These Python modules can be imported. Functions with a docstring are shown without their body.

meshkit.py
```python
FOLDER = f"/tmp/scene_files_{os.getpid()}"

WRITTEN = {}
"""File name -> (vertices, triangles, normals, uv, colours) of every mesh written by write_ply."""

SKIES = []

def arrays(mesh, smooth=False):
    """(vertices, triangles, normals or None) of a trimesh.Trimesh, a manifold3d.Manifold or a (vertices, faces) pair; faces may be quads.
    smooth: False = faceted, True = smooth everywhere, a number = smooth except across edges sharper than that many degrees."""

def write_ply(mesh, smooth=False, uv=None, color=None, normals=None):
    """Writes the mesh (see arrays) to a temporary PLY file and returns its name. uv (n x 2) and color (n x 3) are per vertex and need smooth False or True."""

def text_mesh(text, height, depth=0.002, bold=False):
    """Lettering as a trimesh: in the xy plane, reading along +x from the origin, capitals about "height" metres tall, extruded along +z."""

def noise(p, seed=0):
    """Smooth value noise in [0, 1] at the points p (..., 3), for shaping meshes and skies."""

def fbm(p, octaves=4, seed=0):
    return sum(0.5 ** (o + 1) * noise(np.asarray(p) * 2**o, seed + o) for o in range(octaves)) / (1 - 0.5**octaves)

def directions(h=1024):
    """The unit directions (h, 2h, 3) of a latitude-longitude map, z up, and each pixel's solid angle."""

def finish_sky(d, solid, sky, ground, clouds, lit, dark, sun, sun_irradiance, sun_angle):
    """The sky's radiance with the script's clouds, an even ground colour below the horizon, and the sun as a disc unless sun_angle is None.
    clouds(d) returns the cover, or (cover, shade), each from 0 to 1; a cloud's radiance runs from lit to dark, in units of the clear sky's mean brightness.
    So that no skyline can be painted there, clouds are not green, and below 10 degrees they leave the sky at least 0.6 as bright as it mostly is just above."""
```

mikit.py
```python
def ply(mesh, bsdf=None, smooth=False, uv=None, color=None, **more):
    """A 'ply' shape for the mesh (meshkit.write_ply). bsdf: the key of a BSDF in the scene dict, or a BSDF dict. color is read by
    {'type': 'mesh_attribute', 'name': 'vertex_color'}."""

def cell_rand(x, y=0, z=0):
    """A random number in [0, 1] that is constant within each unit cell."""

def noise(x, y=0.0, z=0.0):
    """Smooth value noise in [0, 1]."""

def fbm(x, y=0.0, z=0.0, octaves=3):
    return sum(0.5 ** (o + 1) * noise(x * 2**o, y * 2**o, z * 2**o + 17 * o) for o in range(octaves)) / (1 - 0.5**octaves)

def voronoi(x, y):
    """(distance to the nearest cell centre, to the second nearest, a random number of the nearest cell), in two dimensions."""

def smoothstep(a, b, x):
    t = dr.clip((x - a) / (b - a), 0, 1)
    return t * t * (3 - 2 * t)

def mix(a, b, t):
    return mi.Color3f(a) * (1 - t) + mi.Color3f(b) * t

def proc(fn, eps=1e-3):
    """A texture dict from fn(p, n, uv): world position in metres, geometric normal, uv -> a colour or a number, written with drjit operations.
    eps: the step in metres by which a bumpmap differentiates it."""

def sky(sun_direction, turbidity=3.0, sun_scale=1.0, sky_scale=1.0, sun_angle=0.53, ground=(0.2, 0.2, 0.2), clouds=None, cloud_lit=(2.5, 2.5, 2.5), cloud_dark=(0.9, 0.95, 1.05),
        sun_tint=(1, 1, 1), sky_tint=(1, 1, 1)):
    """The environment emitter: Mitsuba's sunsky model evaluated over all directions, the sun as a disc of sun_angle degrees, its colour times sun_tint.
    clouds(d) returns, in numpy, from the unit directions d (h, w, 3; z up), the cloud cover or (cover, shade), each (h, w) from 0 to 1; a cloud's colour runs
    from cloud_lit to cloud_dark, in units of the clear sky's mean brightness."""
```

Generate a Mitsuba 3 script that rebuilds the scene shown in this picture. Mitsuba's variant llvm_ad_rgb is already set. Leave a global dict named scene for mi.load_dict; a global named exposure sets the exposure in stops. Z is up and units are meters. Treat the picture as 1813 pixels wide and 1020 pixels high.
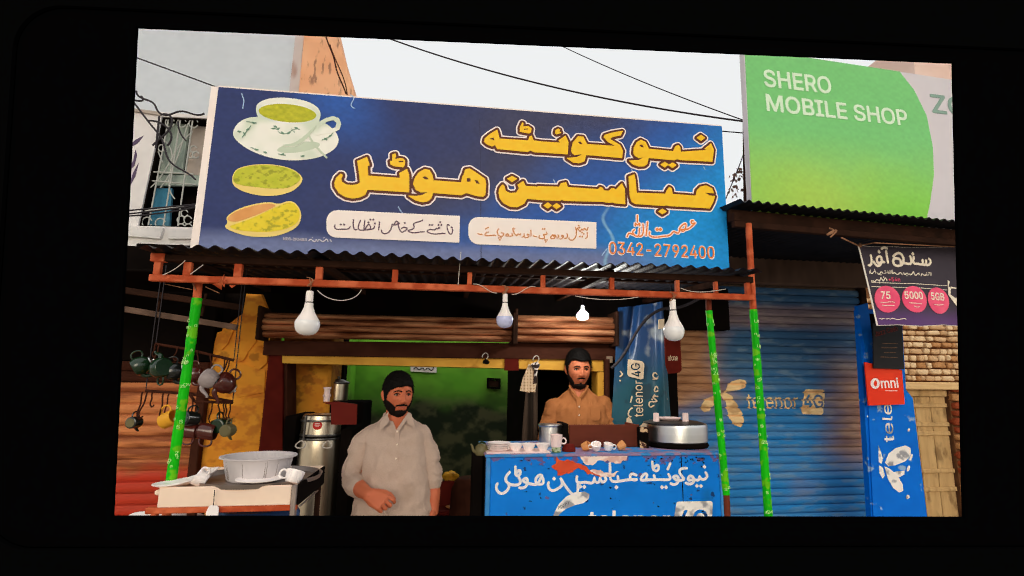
import math, random
import numpy as np, trimesh, mitsuba as mi, drjit as dr
import mikit, meshkit
from mikit import proc, noise, fbm, voronoi, smoothstep, mix
import manifold3d as m3
from shapely.geometry import Polygon, LineString, Point, box as sbox
from shapely.ops import unary_union
from shapely import affinity

random.seed(7)
RNG = np.random.default_rng(7)
scene, labels = {}, {}
T = mi.ScalarTransform4f

# ------------------------------------------------------------------ camera, sky, exposure
F, CX, CY, W, H = 1000.0, 950.0, 485.0, 1813.0, 1020.0
EYE = np.array([0.0, 0.0, 1.7])
def _n(v):
    v = np.asarray(v, float)
    return v / np.linalg.norm(v)
_Z = _n([50, -5365, F])                    # world up seen by the camera (right, down, forward)
_X = np.array([6680, 240, F]); _X = _n(_X - _Z * (_X @ _Z))   # the shopfront's direction
_Y = np.cross(_Z, _X)
AX = np.stack([_X, _Y, _Z])                # rows: world axes in camera axes
right, down, fwd = AX[:, 0], AX[:, 1], AX[:, 2]
cam_m = np.eye(4)
cam_m[:3, 0], cam_m[:3, 1], cam_m[:3, 2], cam_m[:3, 3] = -right, -down, fwd, EYE
scene['camera'] = {'type': 'perspective', 'fov': math.degrees(2 * math.atan(W / 2 / F)), 'fov_axis': 'x',
                   'principal_point_offset_x': -(CX / W - 0.5), 'principal_point_offset_y': -(CY / H - 0.5),
                   'near_clip': 0.02, 'far_clip': 500.0, 'to_world': T(cam_m.tolist())}
scene['sky'] = mikit.sky([-0.14, -0.95, 0.24], turbidity=4, sun_scale=0.30, sky_scale=0.9, sun_angle=30, clouds=lambda d: 1.0,
                         cloud_lit=(2.7, 2.75, 2.75), cloud_dark=(1.2, 1.2, 1.25), sun_tint=(0.74, 0.95, 1.52), ground=(0.3, 0.26, 0.22))
exposure = 2.4

# ------------------------------------------------------------------ measuring helpers (photo pixel -> metres on a plane)
def ray(px, py):
    return AX @ np.array([(px - CX) / F, (py - CY) / F, 1.0])
def at(px, py, Y):
    d = ray(px, py)
    return EYE + d * (Y / d[1])
class PL:
    """A plane with origin o, axes u, v and outward normal u x v."""
    def __init__(s, o, u=(1, 0, 0), v=(0, 0, 1)):
        s.o, s.u = np.asarray(o, float), _n(u)
        s.v = _n(np.asarray(v, float) - s.u * np.dot(v, s.u))
        s.n = np.cross(s.u, s.v)
        s.m = np.eye(4); s.m[:3, 0], s.m[:3, 1], s.m[:3, 2], s.m[:3, 3] = s.u, s.v, s.n, s.o
    def hit(s, px, py):
        d = ray(px, py)
        return EYE + d * (np.dot(s.o - EYE, s.n) / np.dot(d, s.n))
    def uv(s, px, py):
        p = s.hit(px, py) - s.o
        return (float(p @ s.u), float(p @ s.v))
    def poly(s, pts):
        g = Polygon([s.uv(*p) for p in pts])
        return g if g.is_valid else g.buffer(0)
    def line(s, pts):
        return LineString([s.uv(*p) for p in pts])
    def ppm(s, px, py):                    # metres per pixel there
        a, b = s.hit(px, py), s.hit(px, py + 1)
        return float(np.linalg.norm(a - b))
    def ext(s, g, h0, h1):
        parts = [p for p in getattr(g, 'geoms', [g]) if p.geom_type == 'Polygon' and p.area > 1e-9]
        out = []
        for p in parts:
            e = trimesh.creation.extrude_polygon(p, h1 - h0, engine='earcut')
            e.apply_translation([0, 0, h0]); e.apply_transform(s.m); out.append(e)
        return trimesh.util.concatenate(out)
def face(Y):
    return PL((0, Y, 0))
def zm(ox, oy, w, zw):
    s = w / zw
    return lambda pts: [(ox + x * s, oy + y * s) for x, y in pts]

# ------------------------------------------------------------------ scene helpers
def numbered(k):
    if k not in scene and k not in _used:
        _used.add(k); return k
    i = 1
    while f'{k}_{i:03d}' in scene or f'{k}_{i:03d}' in _used:
        i += 1
    k = f'{k}_{i:03d}'; _used.add(k); return k
_used = set()
def thing(name, label, cat, group=None):
    k = numbered(name)
    labels[k] = {'label': label, 'category': cat}
    if group: labels[k]['group'] = group
    return k
def obj(name, mesh, mat, parent=None, smooth=False, label=None, cat=None, group=None, kind=None, **more):
    k = numbered((parent + '__' if parent else '') + name)
    scene[k] = mikit.ply(mesh, mat, smooth=smooth, **more)
    d = {}
    if label: d['label'] = label
    if cat: d['category'] = cat
    if group: d['group'] = group
    if kind: d['kind'] = kind
    if d: labels[k] = d
    return k
cat = trimesh.util.concatenate

# ------------------------------------------------------------------ mesh helpers
def bbox(lo, hi, b=0.004):
    lo, hi = np.minimum(lo, hi), np.maximum(lo, hi)
    b = min(b, 0.4 * float(np.min(hi - lo)))
    pts = []
    for i in (0, 1):
        for j in (0, 1):
            for k in (0, 1):
                c = np.array([(lo, hi)[i][0], (lo, hi)[j][1], (lo, hi)[k][2]])
                s = np.array([1 - 2 * i, 1 - 2 * j, 1 - 2 * k]) * b
                for a in range(3):
                    q = c + s; q[a] = c[a]; pts.append(q)
    return trimesh.convex.convex_hull(np.array(pts))
def bar(a, b, w, h, up=(0, 0, 1), bev=0.002):
    a, b = np.asarray(a, float), np.asarray(b, float)
    d = _n(b - a); s = np.cross(d, up)
    s = _n(s) if np.linalg.norm(s) > 1e-6 else np.array([1.0, 0, 0]); u = np.cross(s, d)
    m = bbox((-w / 2, 0, -h / 2), (w / 2, np.linalg.norm(b - a), h / 2), bev)
    M = np.eye(4); M[:3, 0], M[:3, 1], M[:3, 2], M[:3, 3] = s, d, u, a
    m.apply_transform(M); return m
def tube(pts, r, n=8, cap=True):
    pts = np.asarray(pts, float); k = len(pts)
    r = np.broadcast_to(r, k)
    tg = np.gradient(pts, axis=0); tg /= np.linalg.norm(tg, axis=1, keepdims=True) + 1e-12
    a = np.array([0, 0, 1.0]) if abs(tg[0][2]) < 0.9 else np.array([1.0, 0, 0])
    x = _n(np.cross(tg[0], a)); V = []
    ang = np.arange(n) * 2 * np.pi / n
    for i in range(k):
        x = _n(x - tg[i] * (x @ tg[i])); y = np.cross(tg[i], x)
        V.append(pts[i] + r[i] * (np.cos(ang)[:, None] * x + np.sin(ang)[:, None] * y))
    V = np.vstack(V); Fc = []
    for i in range(k - 1):
        for j in range(n):
            j2 = (j + 1) % n
            Fc += [[i * n + j, i * n + j2, (i + 1) * n + j2], [i * n + j, (i + 1) * n + j2, (i + 1) * n + j]]
    if cap:
        V = np.vstack([V, pts[0], pts[-1]])
        for j in range(n):
            j2 = (j + 1) % n
            Fc += [[k * n, j2, j], [k * n + 1, (k - 1) * n + j, (k - 1) * n + j2]]
    return trimesh.Trimesh(V, Fc, process=False)
def lathe(prof, n=36, c=(0, 0, 0)):
    """prof: list of (radius, z), revolved about z."""
    prof = np.asarray(prof, float); k = len(prof)
    ang = np.arange(n) * 2 * np.pi / n
    V = np.stack([np.outer(prof[:, 0], np.cos(ang)), np.outer(prof[:, 0], np.sin(ang)), np.repeat(prof[:, 1:2], n, 1)], -1).reshape(-1, 3)
    Fc = []
    for i in range(k - 1):
        for j in range(n):
            j2 = (j + 1) % n
            Fc += [[i * n + j, i * n + j2, (i + 1) * n + j2], [i * n + j, (i + 1) * n + j2, (i + 1) * n + j]]
    m = trimesh.Trimesh(V + np.asarray(c, float), Fc, process=False)
    m.merge_vertices(); m.update_faces(m.nondegenerate_faces()); m.remove_unreferenced_vertices()
    if m.volume < 0: m.invert()
    return m
def moved(m, loc=(0, 0, 0), R=None, s=1.0):
    m = m.copy(); M = np.eye(4)
    M[:3, :3] = (np.eye(3) if R is None else R) * s; M[:3, 3] = loc
    m.apply_transform(M); return m
def rot(axis, deg):
    return trimesh.transformations.rotation_matrix(math.radians(deg), axis)[:3, :3]
def sag(a, b, s, n=14):
    t = np.linspace(0, 1, n)[:, None]
    p = np.asarray(a) * (1 - t) + np.asarray(b) * t
    p[:, 2] -= 4 * s * (t * (1 - t))[:, 0]
    return p
def spline(pts, n=40):
    pts = np.asarray(pts, float)
    from scipy.interpolate import CubicSpline
    t = np.r_[0, np.cumsum(np.linalg.norm(np.diff(pts, axis=0), axis=1))]
    return CubicSpline(t, pts)(np.linspace(0, t[-1], n))
def text_on(pl, s, p0, p1, cap_px, h0=0.002, h1=0.004, bold=False, grow=0.0):
    """Lettering on a plane: the baseline runs from photo point p0 to p1."""
    a, b = np.array(pl.uv(*p0)), np.array(pl.uv(*p1))
    L = np.linalg.norm(b - a)
    capm = cap_px * pl.ppm((p0[0] + p1[0]) / 2, (p0[1] + p1[1]) / 2)
    m = meshkit.text_mesh(s, capm, 1.0, bold)
    x0, x1 = m.bounds[0][0], m.bounds[1][0]
    v = np.array(m.vertices)
    v[:, 0] = (v[:, 0] - x0) * L / (x1 - x0)
    d = (b - a) / L; e = np.array([-d[1], d[0]])
    uvw = np.c_[a + v[:, :1] * d + v[:, 1:2] * e, h0 + v[:, 2] * (h1 - h0)]
    return trimesh.Trimesh(trimesh.transform_points(uvw, pl.m), m.faces, process=False)
def strokes(pl, lines, wpx, dots=(), dpx=None):
    """Brush lettering: polylines of photo points, wpx wide, and dots, as one flat shape in plane coordinates."""
    x, y = lines[0][0]
    k = pl.ppm(x, y); gs = []
    for l in lines:
        q = np.array([pl.uv(*p) for p in l])
        if len(q) > 2:
            q = spline(q, 4 * len(q)) if len(q) > 3 else q
        gs.append(LineString(q).buffer(wpx * k / 2, quad_segs=4))
    for p in dots:
        c = np.array(pl.uv(*p)); r = (dpx or wpx * 1.25) * k / 2
        gs.append(Polygon([c + [r, 0], c + [0, r], c - [r, 0], c - [0, r]]).buffer(r * 0.35, quad_segs=2))
    return unary_union(gs)

# ------------------------------------------------------------------ materials
def lin(r, g, b, k=1.0):
    c = np.array([r, g, b], float) / 255
    c = np.where(c <= 0.04045, c / 12.92, ((c + 0.055) / 1.055) ** 2.4)
    return [float(x) for x in np.clip(c * k, 0.0, 0.9)]
def mat(name, color, rough=0.6, metal=0.0, spec=0.2, bump=None, bscale=0.002, beps=1e-3, **more):
    d = {'type': 'principled', 'roughness': rough, 'metallic': metal, 'specular': spec, **more}
    d['base_color'] = {'type': 'rgb', 'value': color} if isinstance(color, (list, tuple)) else proc(color)
    if bump is not None:
        d = {'type': 'bumpmap', 'arbitrary': proc(bump, beps), 'scale': bscale, 'bsdf': d}
    scene['mat_' + name] = {'type': 'twosided', 'bsdf': d}
    return 'mat_' + name
def blend(a, b, t):
    return mix(mi.Color3f(a), mi.Color3f(b), t)

# ------------------------------------------------------------------ materials of the place
def n3(p, s, o=3):
    return fbm(p.x * s, p.y * s, p.z * s, o)
mat('black', [0.0012, 0.0012, 0.0014], 0.95, spec=0.0)
mat('black_edge', [0.0016, 0.0016, 0.0018], 0.95, spec=0.0)
mat('asphalt', lambda p, n, uv: blend([.28, .23, .17], [.40, .34, .27], n3(p, 4)), 0.95)  # unseen dusty ground, made pale to bounce light upwards
mat('concrete', lambda p, n, uv: blend([.16, .10, .065], [.34, .24, .17], n3(p, 9, 4)), 0.9)
mat('rust', lambda p, n, uv: blend(lin(168, 66, 30), lin(200, 100, 62), smoothstep(.35, .7, n3(p, 22, 4))), 0.7, bump=lambda p, n, uv: n3(p, 90, 2), bscale=0.001)
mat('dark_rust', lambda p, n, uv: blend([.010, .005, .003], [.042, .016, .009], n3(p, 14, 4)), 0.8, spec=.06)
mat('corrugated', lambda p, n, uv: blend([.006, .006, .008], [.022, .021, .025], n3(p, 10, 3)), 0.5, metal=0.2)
mat('soot', lambda p, n, uv: blend([.002, .0016, .0015], [.009, .006, .005], n3(p, 6, 3)), 0.95, spec=.02)  # near-black for real soot and for shade painted onto interior and under-roof surfaces
mat('green_wall', lambda p, n, uv: blend(mix(blend([.10, .36, .02], [.22, .50, .045], n3(p, 3, 4)), mi.Color3f([.05, .12, .02]), smoothstep(.5, .8, n3(p, 5, 3)) * .3), blend([.014, .022, .009], [.075, .075, .034], smoothstep(.4, .7, fbm(p.x * 7, p.y * 7, p.z * 7, 4))), smoothstep(-.3, .2, 1.44 - p.z + (n3(p, 3, 3) - .5) * .4)), 0.8)  # fade into shadow painted in: the green turns dark towards the floor
def plaster(p, n, uv):
    a = n3(p, 7, 4); b = n3(p + mi.Vector3f(3.1, 0, 1.7), 16, 4)
    c = blend(lin(214, 126, 34), lin(236, 168, 58), a)
    c = mix(c, mi.Color3f(lin(176, 84, 34)), smoothstep(.46, .7, b) * .5)
    return mix(c, mi.Color3f(lin(96, 48, 24)), smoothstep(.62, .72, n3(p, 11, 4)) * .45)
mat('plaster', plaster, 0.85, bump=lambda p, n, uv: n3(p, 20, 4), bscale=0.006)
mat('yellow_paint', lambda p, n, uv: blend(lin(190, 130, 40), lin(236, 180, 70), n3(p, 12, 3)), 0.6)
mat('red_brown', lambda p, n, uv: blend(lin(70, 14, 10), lin(100, 28, 18), n3(p, 10, 3)), 0.7, spec=.06)
mat('dark_brown', lambda p, n, uv: blend([.030, .008, .004], [.07, .022, .012], n3(p, 12, 3)), 0.75, spec=.06)
mat('shutter_brown', lambda p, n, uv: blend(lin(128, 70, 42), lin(222, 160, 116), smoothstep(.3, .75, fbm(p.x * 5, p.y * 20, p.z * 30, 4))), 0.45, metal=0.3)
def left_shut(p, n, uv):
    a = fbm(p.x * 4, p.y * 4, p.z * 26, 4)
    c = blend(lin(136, 70, 36), lin(204, 126, 74), smoothstep(.3, .7, a))
    red = blend(lin(196, 52, 30), lin(170, 60, 36), a)
    bare = smoothstep(.58, .66, n3(p, 5, 3))
    t = smoothstep(.05, -.05, p.z - 1.17 + (n3(p, 9, 2) - .5) * .14)
    return mix(c, mix(red, c, bare), t)
mat('left_shutter', left_shut, 0.6)
def shut_b(p, n, uv):
    a = fbm(p.x * 1.6, p.y, p.z * 3.2, 4); s = fbm(p.x * 9, p.y * 9, p.z * 26, 3)
    row = mikit.cell_rand((p.z + 20.0) / .0555, dr.floor(p.x * .9), 3.0)
    blue = blend(lin(52, 92, 130), lin(36, 124, 190), smoothstep(1.95, 1.15, p.z + (a - .5) * .3))
    blue = mix(blue, mi.Color3f(lin(124, 146, 160)), dr.clip(smoothstep(.5, .8, s) * .4 + row * row * .22, 0, .6))
    brown = blend(lin(132, 84, 54), lin(200, 152, 112), s * .7 + row * .3)
    leftb = smoothstep(2.10, 1.80, p.x + (a - .5) * .6) * smoothstep(1.35, 1.62, p.z + (a - .5) * .4)
    top = smoothstep(2.02, 2.14, p.z + (a - .5) * .2) * smoothstep(2.30, 2.22, p.z) * .45
    rightb = smoothstep(2.6, 3.0, p.x + (a - .5) * .4) * smoothstep(1.0, 1.25, p.z) * smoothstep(2.05, 1.6, p.z) * .85
    mid = smoothstep(.6, .8, a) * .2
    return mix(blue, brown, dr.clip(dr.maximum(dr.maximum(leftb, top), dr.maximum(rightb, mid)), 0, 1))
mat('shutter_blue', shut_b, 0.55, spec=.12)
mat('brown_board', lambda p, n, uv: blend([.045, .026, .018], [.17, .10, .07], fbm(p.x * 14, p.y * 5, p.z * 3, 4)), 0.85)
mat('green_wrap', lambda p, n, uv: mix(blend(lin(6, 152, 4), lin(22, 190, 8), n3(p, 9, 2)), mi.Color3f(lin(130, 190, 20)), smoothstep(.56, .66, n3(p, 24, 3)) * .5), 0.45, spec=0.12)
mat('pale_paint', lin(235, 225, 215), 0.6)
mat('sign_white', lambda p, n, uv: blend(lin(250, 226, 216), lin(242, 232, 226), n3(p, 6, 3)), 0.45)
def sign_bg(p, n, uv):
    x = (p.x + 1.1) / 2.47; z = (p.z - 2.265) / .75
    a = n3(p, 2.4, 4)
    c = blend(lin(46, 58, 108), lin(66, 68, 98), smoothstep(.2, .62, x + (a - .5) * .5))
    c = mix(c, mi.Color3f(lin(44, 92, 176)), smoothstep(.12, .0, dr.abs(x - .27 + (z - .5) * .12)) * smoothstep(.5, 1.0, z) * .9)
    c = mix(c, mi.Color3f(lin(48, 92, 170)), smoothstep(.50, .74, x + (.5 - z) * .42 + (a - .5) * .25))
    c = mix(c, mi.Color3f(lin(30, 146, 222)), smoothstep(.72, 1.02, x + (.5 - z) * .30 + (a - .5) * .16))
    c = mix(c, mi.Color3f(lin(112, 122, 164)), smoothstep(.13, .0, z + (a - .5) * .1) * smoothstep(.95, .7, x))
    crease = smoothstep(.006, .0, dr.abs(x - .745 + (noise(z * 7, 3.0) - .5) * .03)) * smoothstep(.5, .2, z) + smoothstep(.004, 0, dr.abs(x - .605)) * smoothstep(.3, .6, z) * -.6
    c = mix(c, mi.Color3f(lin(150, 200, 225)), dr.clip(crease, 0, 1) * .6)
    return c * (0.86 + .26 * n3(p, 60, 2))
mat('sign_blue', sign_bg, 0.45, spec=0.12, bump=lambda p, n, uv: n3(p, 3.2, 3), bscale=0.012)
mat('crease', lin(170, 196, 222), 0.5)
mat('seam', lin(52, 54, 84), 0.5)
mat('letter_yellow', lambda p, n, uv: blend(lin(244, 186, 20), lin(252, 200, 44), n3(p, 40, 2)), 0.45)
mat('letter_brown', lin(92, 46, 30), 0.5)
mat('letter_white', lin(244, 228, 226), 0.5)
mat('letter_plum', lin(92, 66, 84), 0.5)
mat('letter_orange', lin(204, 128, 66), 0.5)
mat('number_orange', lin(232, 128, 62), 0.5)
mat('china', lambda p, n, uv: blend(lin(206, 216, 196), lin(238, 236, 226), smoothstep(.3, .6, n3(p, 9, 2))), 0.45)
mat('china_shade', lin(194, 206, 184), 0.5)
mat('china_leaf', lin(96, 132, 112), 0.5)
mat('tea', lambda p, n, uv: blend(lin(150, 156, 12), lin(206, 200, 40), n3(p, 60, 3)), 0.45)
mat('bread_green', lambda p, n, uv: mix(blend(lin(176, 186, 34), lin(206, 200, 60), n3(p, 26, 4)), mi.Color3f(lin(116, 120, 20)), smoothstep(.5, .75, n3(p, 60, 3)) * .6), 0.5)
mat('bread_yellow', lambda p, n, uv: mix(blend(lin(222, 196, 20), lin(238, 214, 56), n3(p, 40, 3)), mi.Color3f(lin(140, 140, 24)), smoothstep(.5, .72, n3(p, 55, 3)) * .65), 0.5)
mat('bread_orange', lambda p, n, uv: blend(lin(210, 136, 66), lin(236, 176, 110), n3(p, 22, 3)), 0.5)
mat('bread_edge', lin(236, 208, 120), 0.5)
mat('old_plaster', lambda p, n, uv: blend(lin(206, 198, 196), lin(232, 228, 226), n3(p, 5, 4)), 0.85)
mat('grey_wall', lambda p, n, uv: blend(lin(190, 196, 204), lin(206, 212, 220), n3(p, 1.2, 4) * .6 + .4 * n3(p, 12, 2)), 0.9)
def column_fn(p, n, uv):
    s = fbm(p.x * 22, p.y * 22, p.z * 5, 4)
    c = blend(lin(222, 158, 118), lin(240, 190, 152), n3(p, 3, 3))
    return mix(c, mi.Color3f(lin(120, 84, 72)), smoothstep(.56, .70, s) * .7)
mat('stone_orange', column_fn, 0.9, bump=lambda p, n, uv: fbm(p.x * 8, p.y * 8, p.z * 3, 4), bscale=0.05)
mat('stone_grey', lambda p, n, uv: blend(lin(196, 182, 178), lin(170, 140, 130), smoothstep(.5, .7, fbm(p.x * 8, p.y, p.z * 2, 3))), 0.9)
mat('grille_paint', lin(176, 176, 170), 0.6)
mat('teal_shutter', lambda p, n, uv: blend(lin(56, 120, 150), lin(140, 170, 166), smoothstep(.35, .65, fbm(p.x * 5, p.y, p.z * 2.2, 3))), 0.7)
mat('purple_ink', lin(84, 68, 96), 0.6)
def green_fn(p, n, uv):
    a = n3(p, 2.0, 3); x = (p.x - 1.3) / 1.3; z = (p.z - 2.3) / .95
    c = blend(lin(120, 198, 120), lin(150, 206, 86), smoothstep(.85, .25, z + (a - .5) * .3))
    c = mix(c, mi.Color3f(lin(176, 208, 84)), smoothstep(.5, .05, dr.abs(x - .45 + (a - .5) * .4)) * smoothstep(.8, .3, z) * .7)
    c = mix(c, mi.Color3f(lin(120, 206, 62)), smoothstep(.5, .95, x) * smoothstep(.7, .1, z) * .9)
    return c * (.92 + .14 * n3(p, 50, 2))
mat('sign_green', green_fn, 0.5, bump=lambda p, n, uv: n3(p, 6, 3), bscale=0.006)
mat('sign_grey', lin(206, 200, 206), 0.5)
mat('sign_text_green', lin(212, 234, 208), 0.5)
mat('sign_text_grey', lin(132, 160, 148), 0.5)
mat('cable', [.03, .025, .03], 0.6)
mat('pale_wire', lin(200, 190, 180), 0.5)
mat('bulb_plastic', lin(242, 232, 226), 0.35)
mat('bulb_dome', lin(228, 226, 226), 0.25, spec=0.5)
mat('bulb_dome_cool', lin(186, 190, 226), 0.25, spec=0.5)
mat('cream_paint', lambda p, n, uv: blend(lin(226, 178, 116), lin(206, 152, 92), fbm(p.x * 12, p.y * 12, p.z * 40, 3)), 0.6)

# ------------------------------------------------------------------ the setting
g = trimesh.creation.box((160, 160, 0.2)); g.apply_translation([0, 40, -0.1])
obj('ground', g, 'mat_asphalt', kind='structure')

# the phone of the photograph: a rigid black slab near its real size, with an open hole for the lit screen
o_ph = EYE + fwd * 0.105
def meet(a, b, c, d):
    A, B = np.cross([*a, 1], [*b, 1]), np.cross([*c, 1], [*d, 1])
    q = np.cross(A, B); return q[:2] / q[2]
TL, TR, BR, BL = (240, 47), (1690, 110), (1708.5, 917.5), (197, 915.5)
_h, _v = meet(TL, TR, BL, BR), meet(TL, BL, TR, BR)
pu = _n(AX @ np.array([_h[0] - CX, _h[1] - CY, F])); pu = pu if pu[0] > 0 else -pu
pv = _n(AX @ np.array([_v[0] - CX, _v[1] - CY, F])); pv = pv if pv[2] > 0 else -pv
PH = PL(o_ph, pu, pv)
hole = PH.poly([TL, TR, BR, BL])
def uvbox(px0, py0, px1, py1, r):
    a, b = np.array(PH.uv(px0, py0)), np.array(PH.uv(px1, py1))
    return sbox(min(a[0], b[0]), min(a[1], b[1]), max(a[0], b[0]), max(a[1], b[1])).buffer(-r).buffer(r)
glass, case = uvbox(36, 12, 1900, 966, .008), uvbox(-90, -160, 2010, 1190, .012)
ph = thing('phone', 'black phone with a wide dark bezel framing the open hole of its screen', 'phone')
obj('bezel', PH.ext(glass.difference(hole), -0.0008, 0.0), 'mat_black', ph)
obj('case', PH.ext(case.difference(glass.buffer(.0002)), -0.0060, 0.0008), 'mat_black_edge', ph)  # made outsize: its black stands in for the dark room around the phone
obj('side_button', PH.ext(uvbox(687, 2, 864, 9, .0001), 0.0009, 0.0014), 'mat_black_edge', ph)

# ------------------------------------------------------------------ tea shop building
FS = face(3.75)
shop = thing('tea_shop', 'small open fronted tea shop with green back wall and peeling yellow plaster pillar', 'shop')
XL, XR = at(478, 700, 3.75)[0], at(1078, 700, 3.75)[0]
def room_box(lo, hi, name, m, b=0.004):
    return obj(name, bbox(lo, hi, b), m, shop)
room_box((XL - .9, 7.0, 0), (XR + .9, 7.15, 2.5), 'back_wall', 'mat_green_wall')
room_box((XL - .98, 3.95, 0), (XL - .88, 6.99, 2.41), 'side_wall', 'mat_green_wall')
room_box((XR + .82, 3.95, 0), (XR + .92, 6.99, 2.41), 'side_wall', 'mat_green_wall')
room_box((XL - .97, 3.95, 2.42), (XR + .91, 5.0, 2.55), 'ceiling', 'mat_soot')  # stops short of the back wall: roof gap added to let skylight in
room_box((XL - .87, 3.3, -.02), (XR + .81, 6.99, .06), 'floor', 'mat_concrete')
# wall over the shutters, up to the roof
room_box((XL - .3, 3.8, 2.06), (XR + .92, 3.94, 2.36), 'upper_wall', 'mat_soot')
# pillar with lumps of peeling plaster
pil = FS.poly([(462, 520), (436, 520), (430, 555), (394, 582), (378, 630), (350, 690), (312, 930), (455, 930), (460, 800), (478, 640), (478, 560)]).buffer(.008).buffer(-.008)
obj('pillar', cat([FS.ext(pil, -.25, 0)]), 'mat_plaster', shop)
zz = zm(190, 490, 430, 1813)
for k, (pp, d) in enumerate([([(830, 420), (945, 392), (900, 500), (840, 560), (790, 640), (790, 560)], .02),
           ([(1005, 300), (1115, 320), (1110, 480), (1010, 470), (960, 490), (985, 400)], .018),
           ([(830, 560), (960, 535), (1050, 570), (1020, 620), (940, 640), (850, 600)], .024),
           ([(1060, 570), (1120, 520), (1200, 560), (1195, 640), (1140, 690), (1080, 650)], .028),
           ([(800, 640), (1000, 650), (1180, 700), (1170, 860), (960, 900), (800, 800)], .016),
           ([(1000, 480), (1110, 485), (1050, 560), (960, 530)], .012)]):
    gpoly = FS.poly(zz(pp)).buffer(.006).buffer(-.003)
    obj('plaster_patch', FS.ext(gpoly, -.01, d * .6), 'mat_plaster', shop)
# door post, lintel, beam over it, right jamb
FP = face(3.70)
obj('door_post', FP.ext(FP.poly([(477, 620), (500, 620), (500, 930), (452, 930), (458, 800)]), -.2, 0), 'mat_red_brown', shop)
obj('door_post', FP.ext(FP.poly([(500.5, 632), (506, 632), (506, 930), (500.5, 930)]), -.24, -.03), 'mat_dark_brown', shop)
obj('lintel', FP.ext(FP.poly([(500, 630), (1068, 638), (1068, 658), (893, 652), (500, 643)]), -.2, .004), 'mat_yellow_paint', shop)
obj('lintel_block', FP.ext(FP.poly([(893, 622), (918, 622), (918, 656), (893, 656)]), -.02, .02), 'mat_red_brown', shop)
obj('shutter_beam', FP.ext(FP.poly([(470, 604), (1092, 610), (1090, 637.5), (500, 629.5), (468, 629)]), -.22, .03), 'mat_dark_brown', shop)
obj('jamb', FP.ext(FP.poly([(1058, 659), (1069, 659), (1069, 930), (1058, 930)]), -.16, 0), 'mat_yellow_paint', shop)
obj('jamb_pipe', tube([at(1074.5, 636, 3.66), at(1076, 930, 3.66)], .02, 10), 'mat_dark_brown', shop, smooth=40)
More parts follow.
